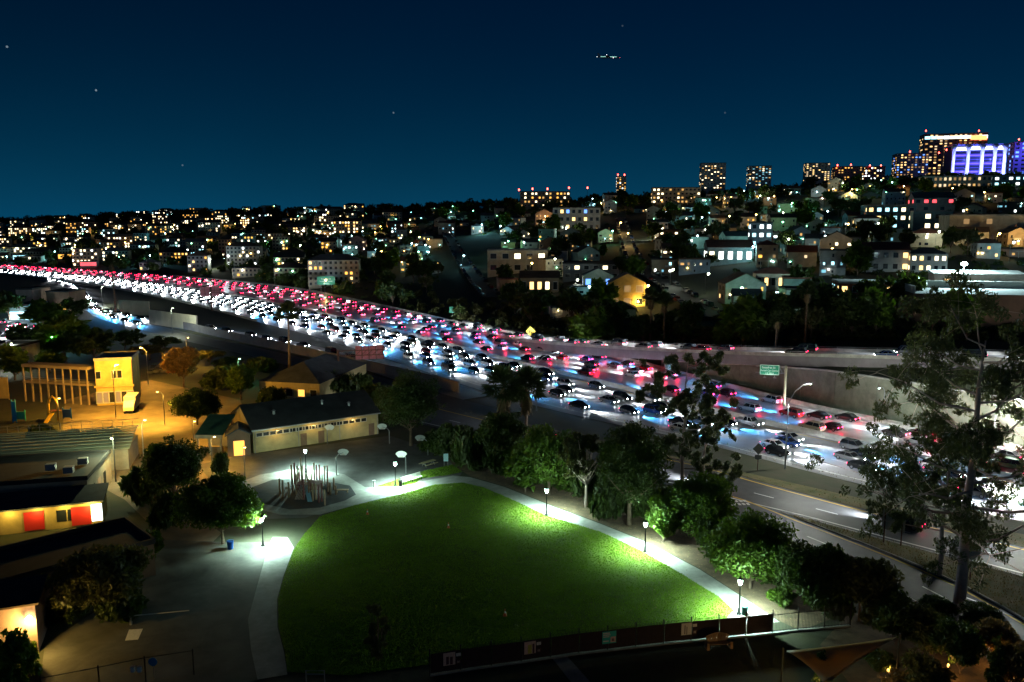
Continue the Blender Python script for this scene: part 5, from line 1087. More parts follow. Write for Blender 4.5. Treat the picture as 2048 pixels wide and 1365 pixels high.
def car_meshes(kind):
    b, g, rf = MB(), MB(), MB()                            # nose points to +x
    if kind == 'sedan': st = [(-2.3, .78, .42, .7, .86), (-2.2, .88, .25, .78, .95), (-1.3, .92, .2, .82, .98), (0, .92, .2, .82, .95), (1.0, .92, .2, .78, .92), (1.9, .88, .22, .68, .80), (2.25, .76, .3, .58, .68)]; cab = (-1.75, -1.0, .35, 1.15, .93, 1.45)
    elif kind == 'suv': st = [(-2.35, .82, .45, .95, 1.08), (-2.25, .92, .3, 1.0, 1.12), (-1.2, .95, .28, 1.0, 1.12), (0, .95, .28, 1.0, 1.1), (1.0, .95, .28, .98, 1.08), (1.95, .92, .3, .88, 1.0), (2.3, .82, .38, .75, .86)]; cab = (-2.2, -1.85, .3, 1.05, 1.1, 1.76)
    elif kind == 'hatchback': st = [(-1.95, .78, .42, .8, .95), (-1.85, .86, .25, .86, 1.0), (-1, .88, .2, .86, 1.0), (0, .88, .2, .84, .97), (.9, .88, .2, .78, .93), (1.7, .84, .24, .68, .82), (2.0, .74, .32, .58, .7)]; cab = (-1.8, -1.45, .2, 1.05, .97, 1.5)
    elif kind == 'pickup': st = [(-2.75, .88, .5, .95, 1.08), (-2.65, .96, .38, .98, 1.1), (-.6, .98, .36, .98, 1.1), (.5, .98, .36, 1.0, 1.12), (1.3, .98, .36, 1.0, 1.12), (2.3, .95, .38, .92, 1.04), (2.65, .86, .45, .8, .9)]; cab = (-.75, -.55, .75, 1.35, 1.1, 1.82)
    else: st = [(-2.5, .88, .45, 1.0, 1.15), (-2.4, .98, .32, 1.05, 1.2), (-1, .99, .3, 1.05, 1.2), (.5, .99, .3, 1.05, 1.2), (1.4, .99, .3, 1.0, 1.15), (2.1, .95, .32, .85, .98), (2.4, .84, .4, .7, .8)]; cab = (-2.42, -2.25, 1.1, 1.75, 1.18, 2.05)
    b.loft([ring(*q) for q in st])
    xr0, xr1, xf1, xf0, zb, zt = cab; hw = st[2][1]
    lo = [(xr0, -hw + .06, zb - .04), (xf0, -hw + .06, zb - .04), (xf0, hw - .06, zb - .04), (xr0, hw - .06, zb - .04)]; hi = [(xr1, -hw + .22, zt - .05), (xf1, -hw + .22, zt - .05), (xf1, hw - .22, zt - .05), (xr1, hw - .22, zt - .05)]
    g.add(lo + hi, [(0, 1, 5, 4), (1, 2, 6, 5), (2, 3, 7, 6), (3, 0, 4, 7), (7, 6, 5, 4)][:4] + [(4, 5, 6, 7)])
    rf.loft([[(xr1 - .06, -hw + .2, zt - .05), (xr1 - .06, hw - .2, zt - .05), (xf1 + .06, hw - .2, zt - .05), (xf1 + .06, -hw + .2, zt - .05)], [(xr1 + .06, -hw + .32, zt + .02), (xr1 + .06, hw - .32, zt + .02), (xf1 - .1, hw - .32, zt + .02), (xf1 - .1, -hw + .32, zt + .02)]])
    for sg in (-1, 1):                                     # pillars
        for (a, c) in ((0, 4), (1, 5)):
            q0, q1 = (lo[a], hi[c - 4]) if sg < 0 else (lo[3 - a], hi[7 - c]); rf.tube([q0, q1], .045, 4)
        mid = ((xr0 + xf0) / 2 - .1, sg * (hw - .055), zb - .03); rf.tube([mid, ((xr1 + xf1) / 2, sg * (hw - .215), zt - .04)], .04, 4)
    zl = st[-1][3]; x = st[-1][0]; hwf = st[-1][1]; zr = st[0][3]; xr = st[0][0]
    hl = MB(); hl.lathe([(.13, 0), (.11, .05)], 8); hlm = MB(); hlm.tube([(-.04, 0, 0), (.05, 0, 0)], .12, 8)
    tl = MB(); tl.box(-.05, .04, -.13, .13, -.07, .07)
    w = MB(); w.tube([(0, -.11, 0), (0, .11, 0)], .33, 14); ri = MB(); ri.tube([(0, -.115, 0), (0, .115, 0)], .2, 10)
    return dict(body=b.mesh(kind + '_body', PAINTM['white'], False), glass=g.mesh(kind + '_glass', m_glass), roof=rf.mesh(kind + '_roof', PAINTM['white']), head=hlm.mesh('headlight', m_head), tail=tl.mesh('taillight', m_tail), wheel=w.mesh('wheel', m_tyre), rim=ri.mesh('rim', m_rim),
                hp=[(x - .04, s * (hwf - .16), zl - .02) for s in (-1, 1)], tp=[(xr + .02, s * (st[0][1] - .14), zr) for s in (-1, 1)], wp=[(xx, s * (hw - .06), .33) for xx in (st[0][0] + .85, st[-1][0] - .85) for s in (-1, 1)], nose=x)
CK = ['sedan', 'suv', 'hatchback', 'pickup', 'minivan']
CM = {k: car_meshes(k) for k in CK}
spot_data = {}
def car(kind, paint, p, rz, label, group, detail, lit=True, cool=None, tailglow=False):
    c = CM[kind]; o = thing(kind + '_car' if kind not in ('pickup', 'minivan') else kind, label, 'car' if kind != 'pickup' else 'pickup', p, rz, group); pm = PAINTM[paint]
    link('body', c['body'], o, m=pm); link('roof', c['roof'], o, m=pm); link('windows', c['glass'], o)
    if detail:
        for q in c['wp']: w = link('wheel', c['wheel'], o, q); link('rim', c['rim'], w)
    if lit:
        for q in c['hp']: link('headlight', c['head'], o, q)
        for q in c['tp']: link('taillight', c['tail'], o, q)
        key = cool or 'white'
        if key not in spot_data:
            d = bpy.data.lights.new('headlight_beam', 'SPOT'); d.energy = BEAM; d.color = {'white': (.85, .93, 1), 'blue': (.06, .42, 1), 'warm': (1, .85, .62)}[key]; d.spot_size = R(50); d.spot_blend = 1.0; d.shadow_soft_size = .15; spot_data[key] = d
        s = bpy.data.objects.new('headlight_beam', spot_data[key]); COL.objects.link(s); s.parent = o; s.location = (c['nose'] + .25, 0, .85); s.rotation_euler = (R(77), 0, R(-90))
        if tailglow:
            if 'tail' not in spot_data:
                d = bpy.data.lights.new('taillight_glow', 'POINT'); d.energy = 130; d.color = (1, .008, .045); d.shadow_soft_size = .15; spot_data['tail'] = d
            s = bpy.data.objects.new('taillight_glow', spot_data['tail']); COL.objects.link(s); s.parent = o; s.location = (c['tp'][0][0] - .35, 0, c['tp'][0][2])
    else:
        for q in c['hp']: link('headlight', c['head'], o, q, m=m_rim)
    return o
BEAM = 34000.0
class Lane:
    def __init__(s, L): s.L = resamp(L, 500); d = np.linalg.norm(np.diff(s.L, axis=0), axis=1); s.s = np.concatenate([[0], np.cumsum(d)])
    def at(s, t):
        p = np.array([np.interp(t, s.s, s.L[:, k]) for k in range(3)]); q = np.array([np.interp(t + 1, s.s, s.L[:, k]) for k in range(3)]); d = q - p; return Vector(p), math.atan2(d[1], d[0])
cr_ = random.Random(21); NCAR = 0; FARV = []
PW = ['white'] + ['silver'] * 2 + ['black'] * 8 + ['grey'] * 6 + ['blue'] * 2 + ['red'] * 2 + ['beige', 'dark green']
def fill(lane, s0, s1, gap, toward, lane_name, group, dz, lim=360.0, blue=.5):
    """queue vehicles along a lane; toward: driving against the line's direction (to the camera)"""
    global NCAR
    t = s0 + cr_.uniform(0, gap); n = 0
    while t < min(s1, lane.s[-1] - 3):
        p, a = lane.at(t); p.z += dz; u, v, yc = PX(p)
        rz = a + math.pi if toward else a
        if -40 < u < 2090 and yc > 20:
            kind = cr_.choice(['sedan'] * 4 + ['suv'] * 4 + ['hatchback'] * 2 + ['pickup', 'minivan'])
            if yc < lim and NCAR < 292:
                n += 1; NCAR += 1; pc = cr_.choice(PW if 'two-lane' not in lane_name else ['black', 'grey'])
                kn = {'sedan': 'sedan', 'suv': 'estate', 'hatchback': 'hatchback', 'pickup': 'pickup truck', 'minivan': 'minivan'}[kind]
                car(kind, pc, p, rz, '%s %s, %s %s car along %s' % (pc, kn, ordn(n), 'oncoming' if toward else 'receding', lane_name), group, yc < 230, cool='blue' if cr_.random() < blue else 'white', tailglow=not toward and yc < 290 and 'elevated' not in lane_name)
            else: FARV.append((kind, p, rz, cr_.choice(PW)))
        t += gap * cr_.uniform(.72, 1.45) * (1.5 if yc < 190 else 1.0)
LN = ['the shoulder lane', 'the second lane from shoulder', 'the middle lane', 'the second lane from median', 'the median lane']
g1, g2 = 'oncoming cars with white headlights on the near carriageway', 'receding cars with red tail lights on the far carriageway'
for i, f in enumerate((.20, .36, .52, .68, .84)): fill(Lane(mixl(NEAR, MED, f)), 50, 1000, [15, 10.5, 10, 10.5, 12][i], True, LN[i] + ', near carriageway', g1, .026)
for i, f in enumerate((.16, .32, .48, .64, .82)): fill(Lane(mixl(MED, FAR, f)), 50, 1000, [20, 17, 14, 11.5, 10][i], False, LN[4 - i] + ', far carriageway', g2, .026, 330)
fill(Lane(offs(RAMP, 2.2)[::-1]), 12, 400, 13, False, 'the outer lane of the elevated ramp', 'cars on the elevated connector ramp', .055, blue=.1)
fill(Lane(offs(RAMP, -2.0)[::-1]), 12, 400, 15, False, 'the inner lane of the elevated ramp', 'cars on the elevated connector ramp', .055, blue=.1)
fill(Lane(mixl(CT, CB, .28)), 30, 320, 34, True, 'the upper lane of the two-lane ramp', 'cars on the two-lane ramp beside the park', .018, blue=0)
fill(Lane(mixl(CT, CB, .70)), 75, 320, 42, True, 'the park-side lane of the two-lane ramp', 'cars on the two-lane ramp beside the park', .018, blue=0)
fill(Lane(RB), 20, 330, 13, False, 'the merging ramp', 'cars on the merging ramp', .018, 400, .3)
fill(Lane(RA), 10, 330, 12, False, 'the curving ramp', 'cars on the curving ramp', .018, 400, .3)
# far traffic that melts into one river of lights: one object
BEAMS = []
mb = MB(); fm = [PAINTM['grey'], m_glass, m_head, m_tail]
for iv, (kind, p, rz, pc) in enumerate(FARV):
    ca, sa = math.cos(rz), math.sin(rz); o0 = len(mb.v)
    mb.mi = 0; mb.box(-2.2, 2.2, -.88, .88, .3, .9); mb.mi = 1; mb.loft([[(-1.7, -.8, .9), (1.1, -.8, .9), (1.1, .8, .9), (-1.7, .8, .9)], [(-1.1, -.62, 1.45), (.4, -.62, 1.45), (.4, .62, 1.45), (-1.1, .62, 1.45)]])
    mb.mi = 2
    for s in (-.62, .62): mb.box(2.18, 2.24, s - .16, s + .16, .55, .78)
    mb.mi = 3
    for s in (-.65, .65): mb.box(-2.26, -2.18, s - .16, s + .16, .62, .82)
    for i in range(o0, len(mb.v)):
        x, y, z = mb.v[i]; mb.v[i] = (p.x + x * ca - y * sa, p.y + x * sa + y * ca, p.z + z)
    if iv % 3: continue
    s = bpy.data.objects.new('headlight_beam', spot_data['white']); COL.objects.link(s); s.location = (p.x + 2.5 * ca, p.y + 2.5 * sa, p.z + .95); s.rotation_euler = (R(77), 0, rz - R(90)); BEAMS.append(s)
dt_ = tag(mb.build('distant_traffic', fm), 'dense distant stream of cars with lights where the freeway bends away', 'traffic', kind='stuff')
for s in BEAMS: s.parent = dt_

# ------------------------------------------------------------------ hillside town
hr = random.Random(77)
m_street = mat('street_asphalt', (.09, .09, .09), .8, noise=.2, scale=.3)
def street(name, pts, w):
    L = smooth([tuple(hit(u, v)) for u, v in pts], 5.0); A, B = offs(L, w / 2), offs(L, -w / 2); mb = MB()
    for S in (A, B):
        for q in S: q[2] = hz(q[0], q[1])
    for k in range(len(L)):
        zz = max(A[k][2], B[k][2]) + .25; A[k][2] = zz; B[k][2] = zz
    strip(mb, A, B); tag(mb.build(name, m_street), kind='structure'); return L
ST1 = street('hill_street', [(1430, 642), (1385, 612), (1330, 572), (1290, 545), (1262, 510), (1252, 480), (1244, 452), (1240, 436)], 9)
ST2 = street('hill_street', [(985, 600), (950, 560), (925, 525), (905, 490), (890, 462)], 9)
ST3 = street('cross_street', [(1130, 492), (1200, 488), (1260, 486), (1330, 482), (1400, 480)], 8)
used = []                                             # photo rectangles taken by hand-placed buildings and streets
def take(u0, u1, v0, v1): used.append((u0, u1, v0, v1))
def free(u, v, w=0): return not any(a - w < u < b + w and c < v < d for a, b, c, d in used)
take(1270, 1470, 545, 660); take(1215, 1300, 430, 545); take(880, 1000, 470, 610)
def hbuild(name, label, u0, u1, vt, vb, wall, roof, rows, cols, states, seed=0, depth=None, cat='building', y=None, wh=.45, ww=.5, sides=True, group=None, z0f=.12, rng=None, fr=False):
    """hillside building filling photo box u0..u1, vt..vb, standing on the terrain"""
    uc = (u0 + u1) / 2
    p = hit(uc, vb) if y is None else AT(uc, vb, y)
    k = PX(p)[2] / F; L = (u1 - u0) * k; h = top_h(p, vt); d = depth or min(max(8, L * .7), 22)
    a = math.atan2(p.x, p.y) * -.5; ux = Vector((math.cos(a), math.sin(a), 0)); p0, p1 = p - ux * L / 2, p + ux * L / 2
    r = random.Random(seed); ws = []
    ph = h / rows; pw = L / cols
    for i in range(rows):
        for j in range(cols):
            st = r.choice(states)
            if st: ws.append((-L / 2 + pw * (j + .5), ph * i + ph * .3, pw * ww, ph * wh, st))
    sw = []
    if sides:
        sg = -1 if p.x > 0 else 1; nc = max(1, int(d / max(pw, 2.5)))
        for i in range(rows):
            for j in range(nc):
                st = r.choice(states)
                if st: sw.append((d * (j + .5) / nc, ph * i + ph * .3, d / nc * ww, ph * wh, st, sg))
    take(u0, u1, vt, vb + 4)
    return building(name, label, cat, p0, p1, d, h, wall, roof, ws, group, base=max(4, d * .2), sidewins=sw, frames=fr) + (p,)
W_, D_, N_ = 'warm', 'dark', None
B = hbuild
B('white_apartment_house', 'white three-storey apartment house with a row of lit top windows', 1106, 1200, 416, 462, 'white', ('flat', 'dark'), 3, 8, ['warm', 'dark', 'dark', 'dark', 'dark', 'blue'], 1, fr=True)
B('cream_apartment_house', 'cream flat-roofed block above the dark embankment, left of centre', 975, 1095, 502, 548, 'cream', ('flat', 'pale'), 2, 5, ['dark', 'cream', 'dark', 'cool'], 2, fr=True)
B('long_hilltop_block', 'long hilltop block with amber windows and red roof beacons', 1040, 1140, 384, 416, 'tan', ('flat', 'dark'), 4, 14, ['amber', 'warm2', 'dark', 'cream', 'dark', 'dark'], 3)
B('hill_apartment_block', 'yellow-lit flat-roofed block on the ridge right of centre', 1305, 1400, 376, 408, 'beige', ('flat', 'dark'), 4, 12, ['warm2', 'cream', 'dark', 'dark', 'dark'], 4)
B('slim_tower', 'slim ridge tower with red beacons left of the other towers', 1233, 1252, 354, 386, 'grey', ('flat', 'dark'), 9, 4, ['warm2', 'dark', 'white', 'amber', 'dark'], 5, y=850)
B('ridge_tower', 'tall ridge tower with columns of cream windows', 1402, 1450, 327, 378, 'grey', ('flat', 'dark'), 13, 8, ['cream', 'warm2', 'dark', 'dark', 'dark', None], 6, y=840)
B('ridge_tower', 'dimmer tower second from the slim one on the ridge', 1497, 1541, 333, 372, 'grey', ('flat', 'dark'), 11, 7, ['dark', 'dark', 'dark', 'warm2', 'cool2', 'cream', None], 7, y=840)
B('ridge_tower', 'broad beige tower with scattered warm windows', 1612, 1658, 327, 362, 'beige', ('flat', 'dark'), 9, 8, ['warm', 'dark', 'dark', 'cream2', None, 'dark'], 8, y=830)
B('ridge_block', 'reddish ridge block with orange roof beacons', 1670, 1722, 334, 362, 'brick', ('flat', 'dark'), 6, 9, ['warm2', 'dark', 'amber', 'dark', 'dark', None], 9, y=830)
B('ridge_block', 'small brick ridge block with two beacons', 1730, 1768, 334, 360, 'brick', ('flat', 'dark'), 5, 7, ['dark', 'warm', 'dark', 'white', 'dark', None], 10, y=830)
B('office_block', 'dark office block left of the illuminated towers', 1793, 1852, 308, 362, 'charcoal', ('flat', 'dark'), 11, 9, ['warm2', 'dark', 'dark', 'dim', 'blue', 'dark', 'warm', None], 11, y=820)
ot = B('office_tower', 'tall office tower with bright crown rows of windows', 1848, 1962, 268, 366, 'charcoal', ('flat', 'dark'), 18, 13, ['warm', 'cream2', 'dark', 'dim', 'dark', 'dark', 'warm2'], 12, y=860)
o_, _, L_, p_ = ot
h_ = top_h(p_, 268)
for k in range(10): link('window', WINMESH, o_, (-L_ / 2 + L_ * (k + .5) / 10, -.06, h_ * .90), 0, (L_ / 10 * .9, 1, h_ * .06), WINM['cool' if k < 2 else 'cream' if k % 3 else 'white'])
# tower with illuminated columns
m_colw = mat('pale_column', (.82, .82, .85), .6); m_bluew = mat('blue_wash_wall', (.03, .03, .16), .6)  # blue of the flood wash is put into the wall colour
y = 790.0; uc = 1955; p = AT(uc, 350, y); k = PX(p)[2] / F; L = 96 * k; h = top_h(p, 292); take(1890, 2010, 285, 352)
o = thing('bank_tower', 'office block with white-lit columns washed in blue light', 'building', (p.x, p.y, p.z), R(-10))
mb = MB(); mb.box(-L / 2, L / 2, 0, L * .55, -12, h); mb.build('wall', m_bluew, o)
mb = MB(); mb.box(-L / 2 - 1.2, L / 2 + 1.2, -1.6, L * .55 + 1, h + .01, h + 1.6); mb.build('cornice', mat('blue_wash_cornice', (.3, .3, .7), .6), o)  # cornice colour carries the blue wash too
for i in range(5):
    x = -L / 2 + L * (.02, .07, .26, .60, .97)[i]
    x = (-L * .5, -L * .22, L * .05, L * .29, L * .48)[i]
    mb = MB(); mb.lathe([(2.1, -1), (2.1, 1), (1.7, 2), (1.5, h * .7), (1.9, h * .86), (3.2, h - .1)], 10, (x, -1.2, 0)); mb.build('column', m_colw, o, True)
    for zf in (.15, .55): fl_ = MB(); fl_.cb((x, -9.5, h * zf), (.8, .5, .5)); fl_.tube([(x, -9.5, -12), (x, -9.5, h * zf)], .15, 5); fl_.build('floodlight', m_dark, o); light('floodlight_lamp', 'POINT', (x, -8.2, h * zf), 8500, (.20, .24, 1), o, .4)
for i in range(8): mb = MB(); z = h * (.08 + i * .095); mb.box(-L / 2 + .5, L / 2 - .5, -.1, -.003, z, z + h * .05); mb.build('window_band', WINM['dark'] if i % 3 else mat('violet_band', (.2, .1, .4), .4, emit=(.35, .2, 1), es=.45, sample=False), o)
mb = MB(); mb.box(-L * .18, L * .46, -.5, -.15, h * .86, h * .985); mb.build('sign_band', mat('sign_white', (.8, .85, 1), .4, emit=(.75, .85, 1), es=3.5, sample=False), o)
c = lettering(o, 'MANCHESTER FINANCIAL', L * .14, h * .945, h * .075, mat('sign_blue_letters', (.02, .02, .4), .5), -.54)
mb = MB(); mb.box(-L * .45, -L * .25, -.5, -.15, h * .84, h * .96); mb.build('sign_band', MATS['sign_white'], o)
st_ = B('side_tower', 'blue-violet lit tower cut by the picture edge', 2028, 2085, 284, 350, mat('violet_wash_wall', (.16, .12, .5), .6), ('flat', 'dark'), 8, 5, ['dark', 'blue', 'dark'], 13, y=800)  # blue-violet flood light is put into the wall colour
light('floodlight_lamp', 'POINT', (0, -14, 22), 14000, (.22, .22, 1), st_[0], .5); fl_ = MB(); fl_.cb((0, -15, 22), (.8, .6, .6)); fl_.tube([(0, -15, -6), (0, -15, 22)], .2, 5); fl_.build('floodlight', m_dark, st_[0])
B('hilltop_terrace', 'teal-lit long terrace building below the illuminated towers', 1978, 2090, 352, 384, 'teal', ('flat', 'pale'), 3, 9, ['cool', 'white', 'dark', 'cool'], 14, y=690)
B('hilltop_terrace', 'low cream-lit building left of the teal terrace', 1852, 1975, 352, 378, 'beige', ('flat', 'dark'), 2, 14, ['warm2', 'cream2', 'dim', 'dark'], 15, y=700)
B('modern_complex', 'teal and cream modern complex with broad glowing windows', 1735, 1825, 412, 462, 'teal', ('flat', 'pale'), 3, 6, ['warm', 'cream', 'cool', 'dark', 'dark'], 16, fr=True)
B('modern_complex', 'long pale green hall right of the teal complex with one bright window', 1828, 1900, 424, 462, 'teal', ('flat', 'pale'), 2, 4, ['dark', None, 'cream', None], 17)
B('beige_hall', 'beige windowed hall along the right picture edge', 1905, 2070, 432, 480, 'beige', ('flat', 'pale'), 2, 8, ['dark', None, None, 'dim'], 18)
B('rose_house', 'rose-tinted house with a red-lit yard above the teal complex', 1830, 1905, 396, 425, 'pink', ('gable', 'slate'), 2, 5, ['dark', 'red', None], 19)
hy = B('yellow_lit_house', 'two-storey house glowing yellow under its wall lamps beside the street', 1218, 1290, 566, 618, 'yellow', ('gablef', 'brown'), 2, 3, ['dark', 'dark', 'dim'], 20, depth=11, fr=True)
for x, z in ((-.42, .62), (.30, .22), (-.60, .40)):
    o_, _, L_, p_ = hy; h_ = top_h(p_, 566)
    mb = MB(); mb.lathe([(.1, h_ * z), (.35, h_ * z + .2), (.35, h_ * z + .55), (.1, h_ * z + .75)], 8, (L_ * x, -.6, 0)); mb.build('wall_lamp', m_sod, o_, True); light('lamp_light', 'POINT', (L_ * x, -1.6, h_ * z + .4), 1500, (1, .6, .12), o_, .2)
B('gabled_house', 'pale gabled house left of the yellow-lit one', 1166, 1226, 552, 604, 'cream', ('gablef', 'slate'), 2, 3, ['dark', 'blue', 'dark'], 21, fr=True)
B('grey_terrace', 'dark grey flat terrace with white-framed windows behind the gabled house', 1126, 1238, 528, 560, 'grey', ('flat', 'dark'), 2, 6, ['dark', 'dark', 'cream', 'red', 'dark'], 22, fr=True)
B('garden_house', 'small tan house with lamp-lit yard on the embankment edge', 1040, 1118, 556, 590, 'tan', ('gable', 'brown'), 1, 5, ['warm', 'dark', 'cream'], 23, fr=True)
B('white_gable_house', 'grey-white house with three bright arched windows right of the street', 1415, 1505, 495, 530, 'white', ('gable', 'red'), 1, 5, ['cream', 'white', 'dark', 'cream'], 24, fr=True)
B('blue_lit_block', 'cyan-lit block with glaring windows above the dark palms', 1500, 1542, 446, 512, 'blue', ('flat', 'dark'), 4, 3, ['white', 'cool', 'cool', 'dark'], 25)
B('timber_house', 'timber house with two white gables facing the embankment', 1725, 1815, 500, 545, 'white', ('gable', 'red'), 2, 5, ['dark', 'warm', 'dark'], 26, fr=True)
B('bungalow', 'small bungalow with red roof and amber porch', 1512, 1580, 548, 582, 'cream', ('hip', 'red'), 1, 5, ['amber', 'warm', 'dark'], 27, fr=True)
B('brick_hall', 'brick building with cool-lit windows behind dark trees', 1680, 1800, 568, 618, 'brick', ('flat', 'pale'), 2, 6, ['cool', 'dark', 'dark', 'warm'], 28, fr=True)
B('porch_house', 'house with a lit columned porch near the bright flood lamp', 1822, 1890, 508, 548, 'white', ('hip', 'slate'), 2, 5, ['warm', 'cream', 'dark'], 29, fr=True)
# brown podium with a white parapet and pale modular building on its deck
p = hit(1945, 660); k = PX(p)[2] / F; L = 250 * k; h = top_h(p, 590); take(1820, 2090, 535, 670)
o = thing('parking_podium', 'brown podium with glaring white parapet along the right edge', 'building', p, R(-12))
mb = MB(); mb.box(-L * .45, L * .7, 0, 26, -6, h); mb.build('wall', mat('podium_brown', (.26, .15, .10), .9, noise=.2, scale=.2), o)
mb = MB(); mb.box(-L * .45, L * .7, .3, 25.9, h + .003, h + .1); mb.build('deck', m_conc, o)
for q in ((-L * .45, L * .7, 25.3, 25.7), (-L * .45, -L * .45 + .4, .4, 25.2)): mb = MB(); mb.box(q[0], q[1], q[2], q[3], h + .102, h + 2.2); mb.build('parapet', m_bench, o)
p2 = Vector((p.x, p.y, 0)) + Matrix.Rotation(R(-12), 3, 'Z') @ Vector((L * .2, 31, 0)); p2.z = h + p.z - 1
building('modular_building', 'long pale modular building on the podium behind the white parapet', 'building', p2 - Vector((9, -2, 0)), p2 + Vector((16, -4, 0)), 7, 5.0, 'white', ('shed', 'pale'), [(-9, 2.2, 1.6, 1.3, 'warm'), (-3, 2.2, 1.0, 1.0, 'dark'), (1, 2.2, 1.0, 1.0, 'dark'), (5, 2.2, 1.6, 1.3, 'dark')], base=6, frames=True)
q = hit(1926, 560); q = AT(1926, 560, p.y + 30); q.z = p.z + h
fl = thing('flood_lamp', 'glaring blue-white flood lamp above the white parapet', 'street lamp', q); hgt = top_h(q, 530)
mb = MB(); mb.tube([(0, 0, -3), (0, 0, hgt)], .12, 8); mb.build('pole', m_metal, fl); mb = MB(); mb.lathe([(.3, hgt - .3), (.9, hgt), (.9, hgt + .5), (.3, hgt + .9)], 10); mb.build('lamp_head', mat('flood_glow', (.8, 1, 1), .3, emit=(.7, 1, 1), es=60, sample=False), fl, True)
light('lamp_light', 'POINT', (0, -1.6, hgt), 90000, (.62, .95, 1), fl, .4)

# red beacons on the towers
m_beac = mat('beacon_red', (1, .1, .05), .4, emit=(1, .06, .04), es=18, sample=False)
for i, (u, v, y) in enumerate([(1038, 380, 700), (1065, 378, 700), (1095, 378, 700), (1138, 376, 700), (1175, 376, 720), (1236, 350, 850), (1249, 350, 850), (1675, 331, 830), (1702, 330, 830), (1740, 331, 830), (1762, 331, 830), (1820, 304, 820), (1852, 262, 858), (1958, 262, 858), (1878, 306, 800), (1893, 300, 800), (2038, 279, 800)]):
    p = AT(u, v, y); o = thing('beacon_light', 'red roof beacon on a thin mast, %s along the ridge' % ordn(i + 1), 'beacon', p, 0, 'red aircraft beacons on the ridge')
    mb = MB(); mb.lathe([(.1, -.9), (.55, -.7), (.6, .2), (.3, .8)], 8); mb.build('lamp', m_beac, o, True); mb = MB(); mb.tube([(0, 0, -6), (0, 0, -.9)], .12, 5); mb.build('mast', m_dark, o)
p = AT(1958, 276, 838); o = thing('roof_sign', 'glowing red sign on top of the office tower', 'sign', p); mb = MB(); mb.box(-8, 8, -.4, .4, -2, 2.4); mb.build('panel', mat('sign_red_glow', (1, .2, .1), .4, emit=(1, .16, .05), es=6, sample=False), o); mb = MB(); mb.tube([(-6, 0, -8), (-6, 0, -2)], .25, 6); mb.tube([(6, 0, -8), (6, 0, -2)], .25, 6); mb.build('support', m_dark, o)

_bm = MB(); _bm.lathe([(.08, -.2), (.22, -.05), (.22, .1), (.08, .25)], 6); BULB = _bm.mesh('porch_lamp', m_sod)
BULBM = [mat('bulb_amber', (1, .7, .3), .3, emit=(1, .6, .15), es=30, sample=False), mat('bulb_white', (1, 1, .9), .3, emit=(1, .95, .8), es=35, sample=False), mat('bulb_cyan', (.6, 1, 1), .3, emit=(.4, .95, 1), es=30, sample=False), mat('bulb_warm', (1, .8, .5), .3, emit=(1, .78, .4), es=30, sample=False), mat('bulb_green', (.5, 1, .6), .3, emit=(.3, 1, .55), es=20, sample=False)]
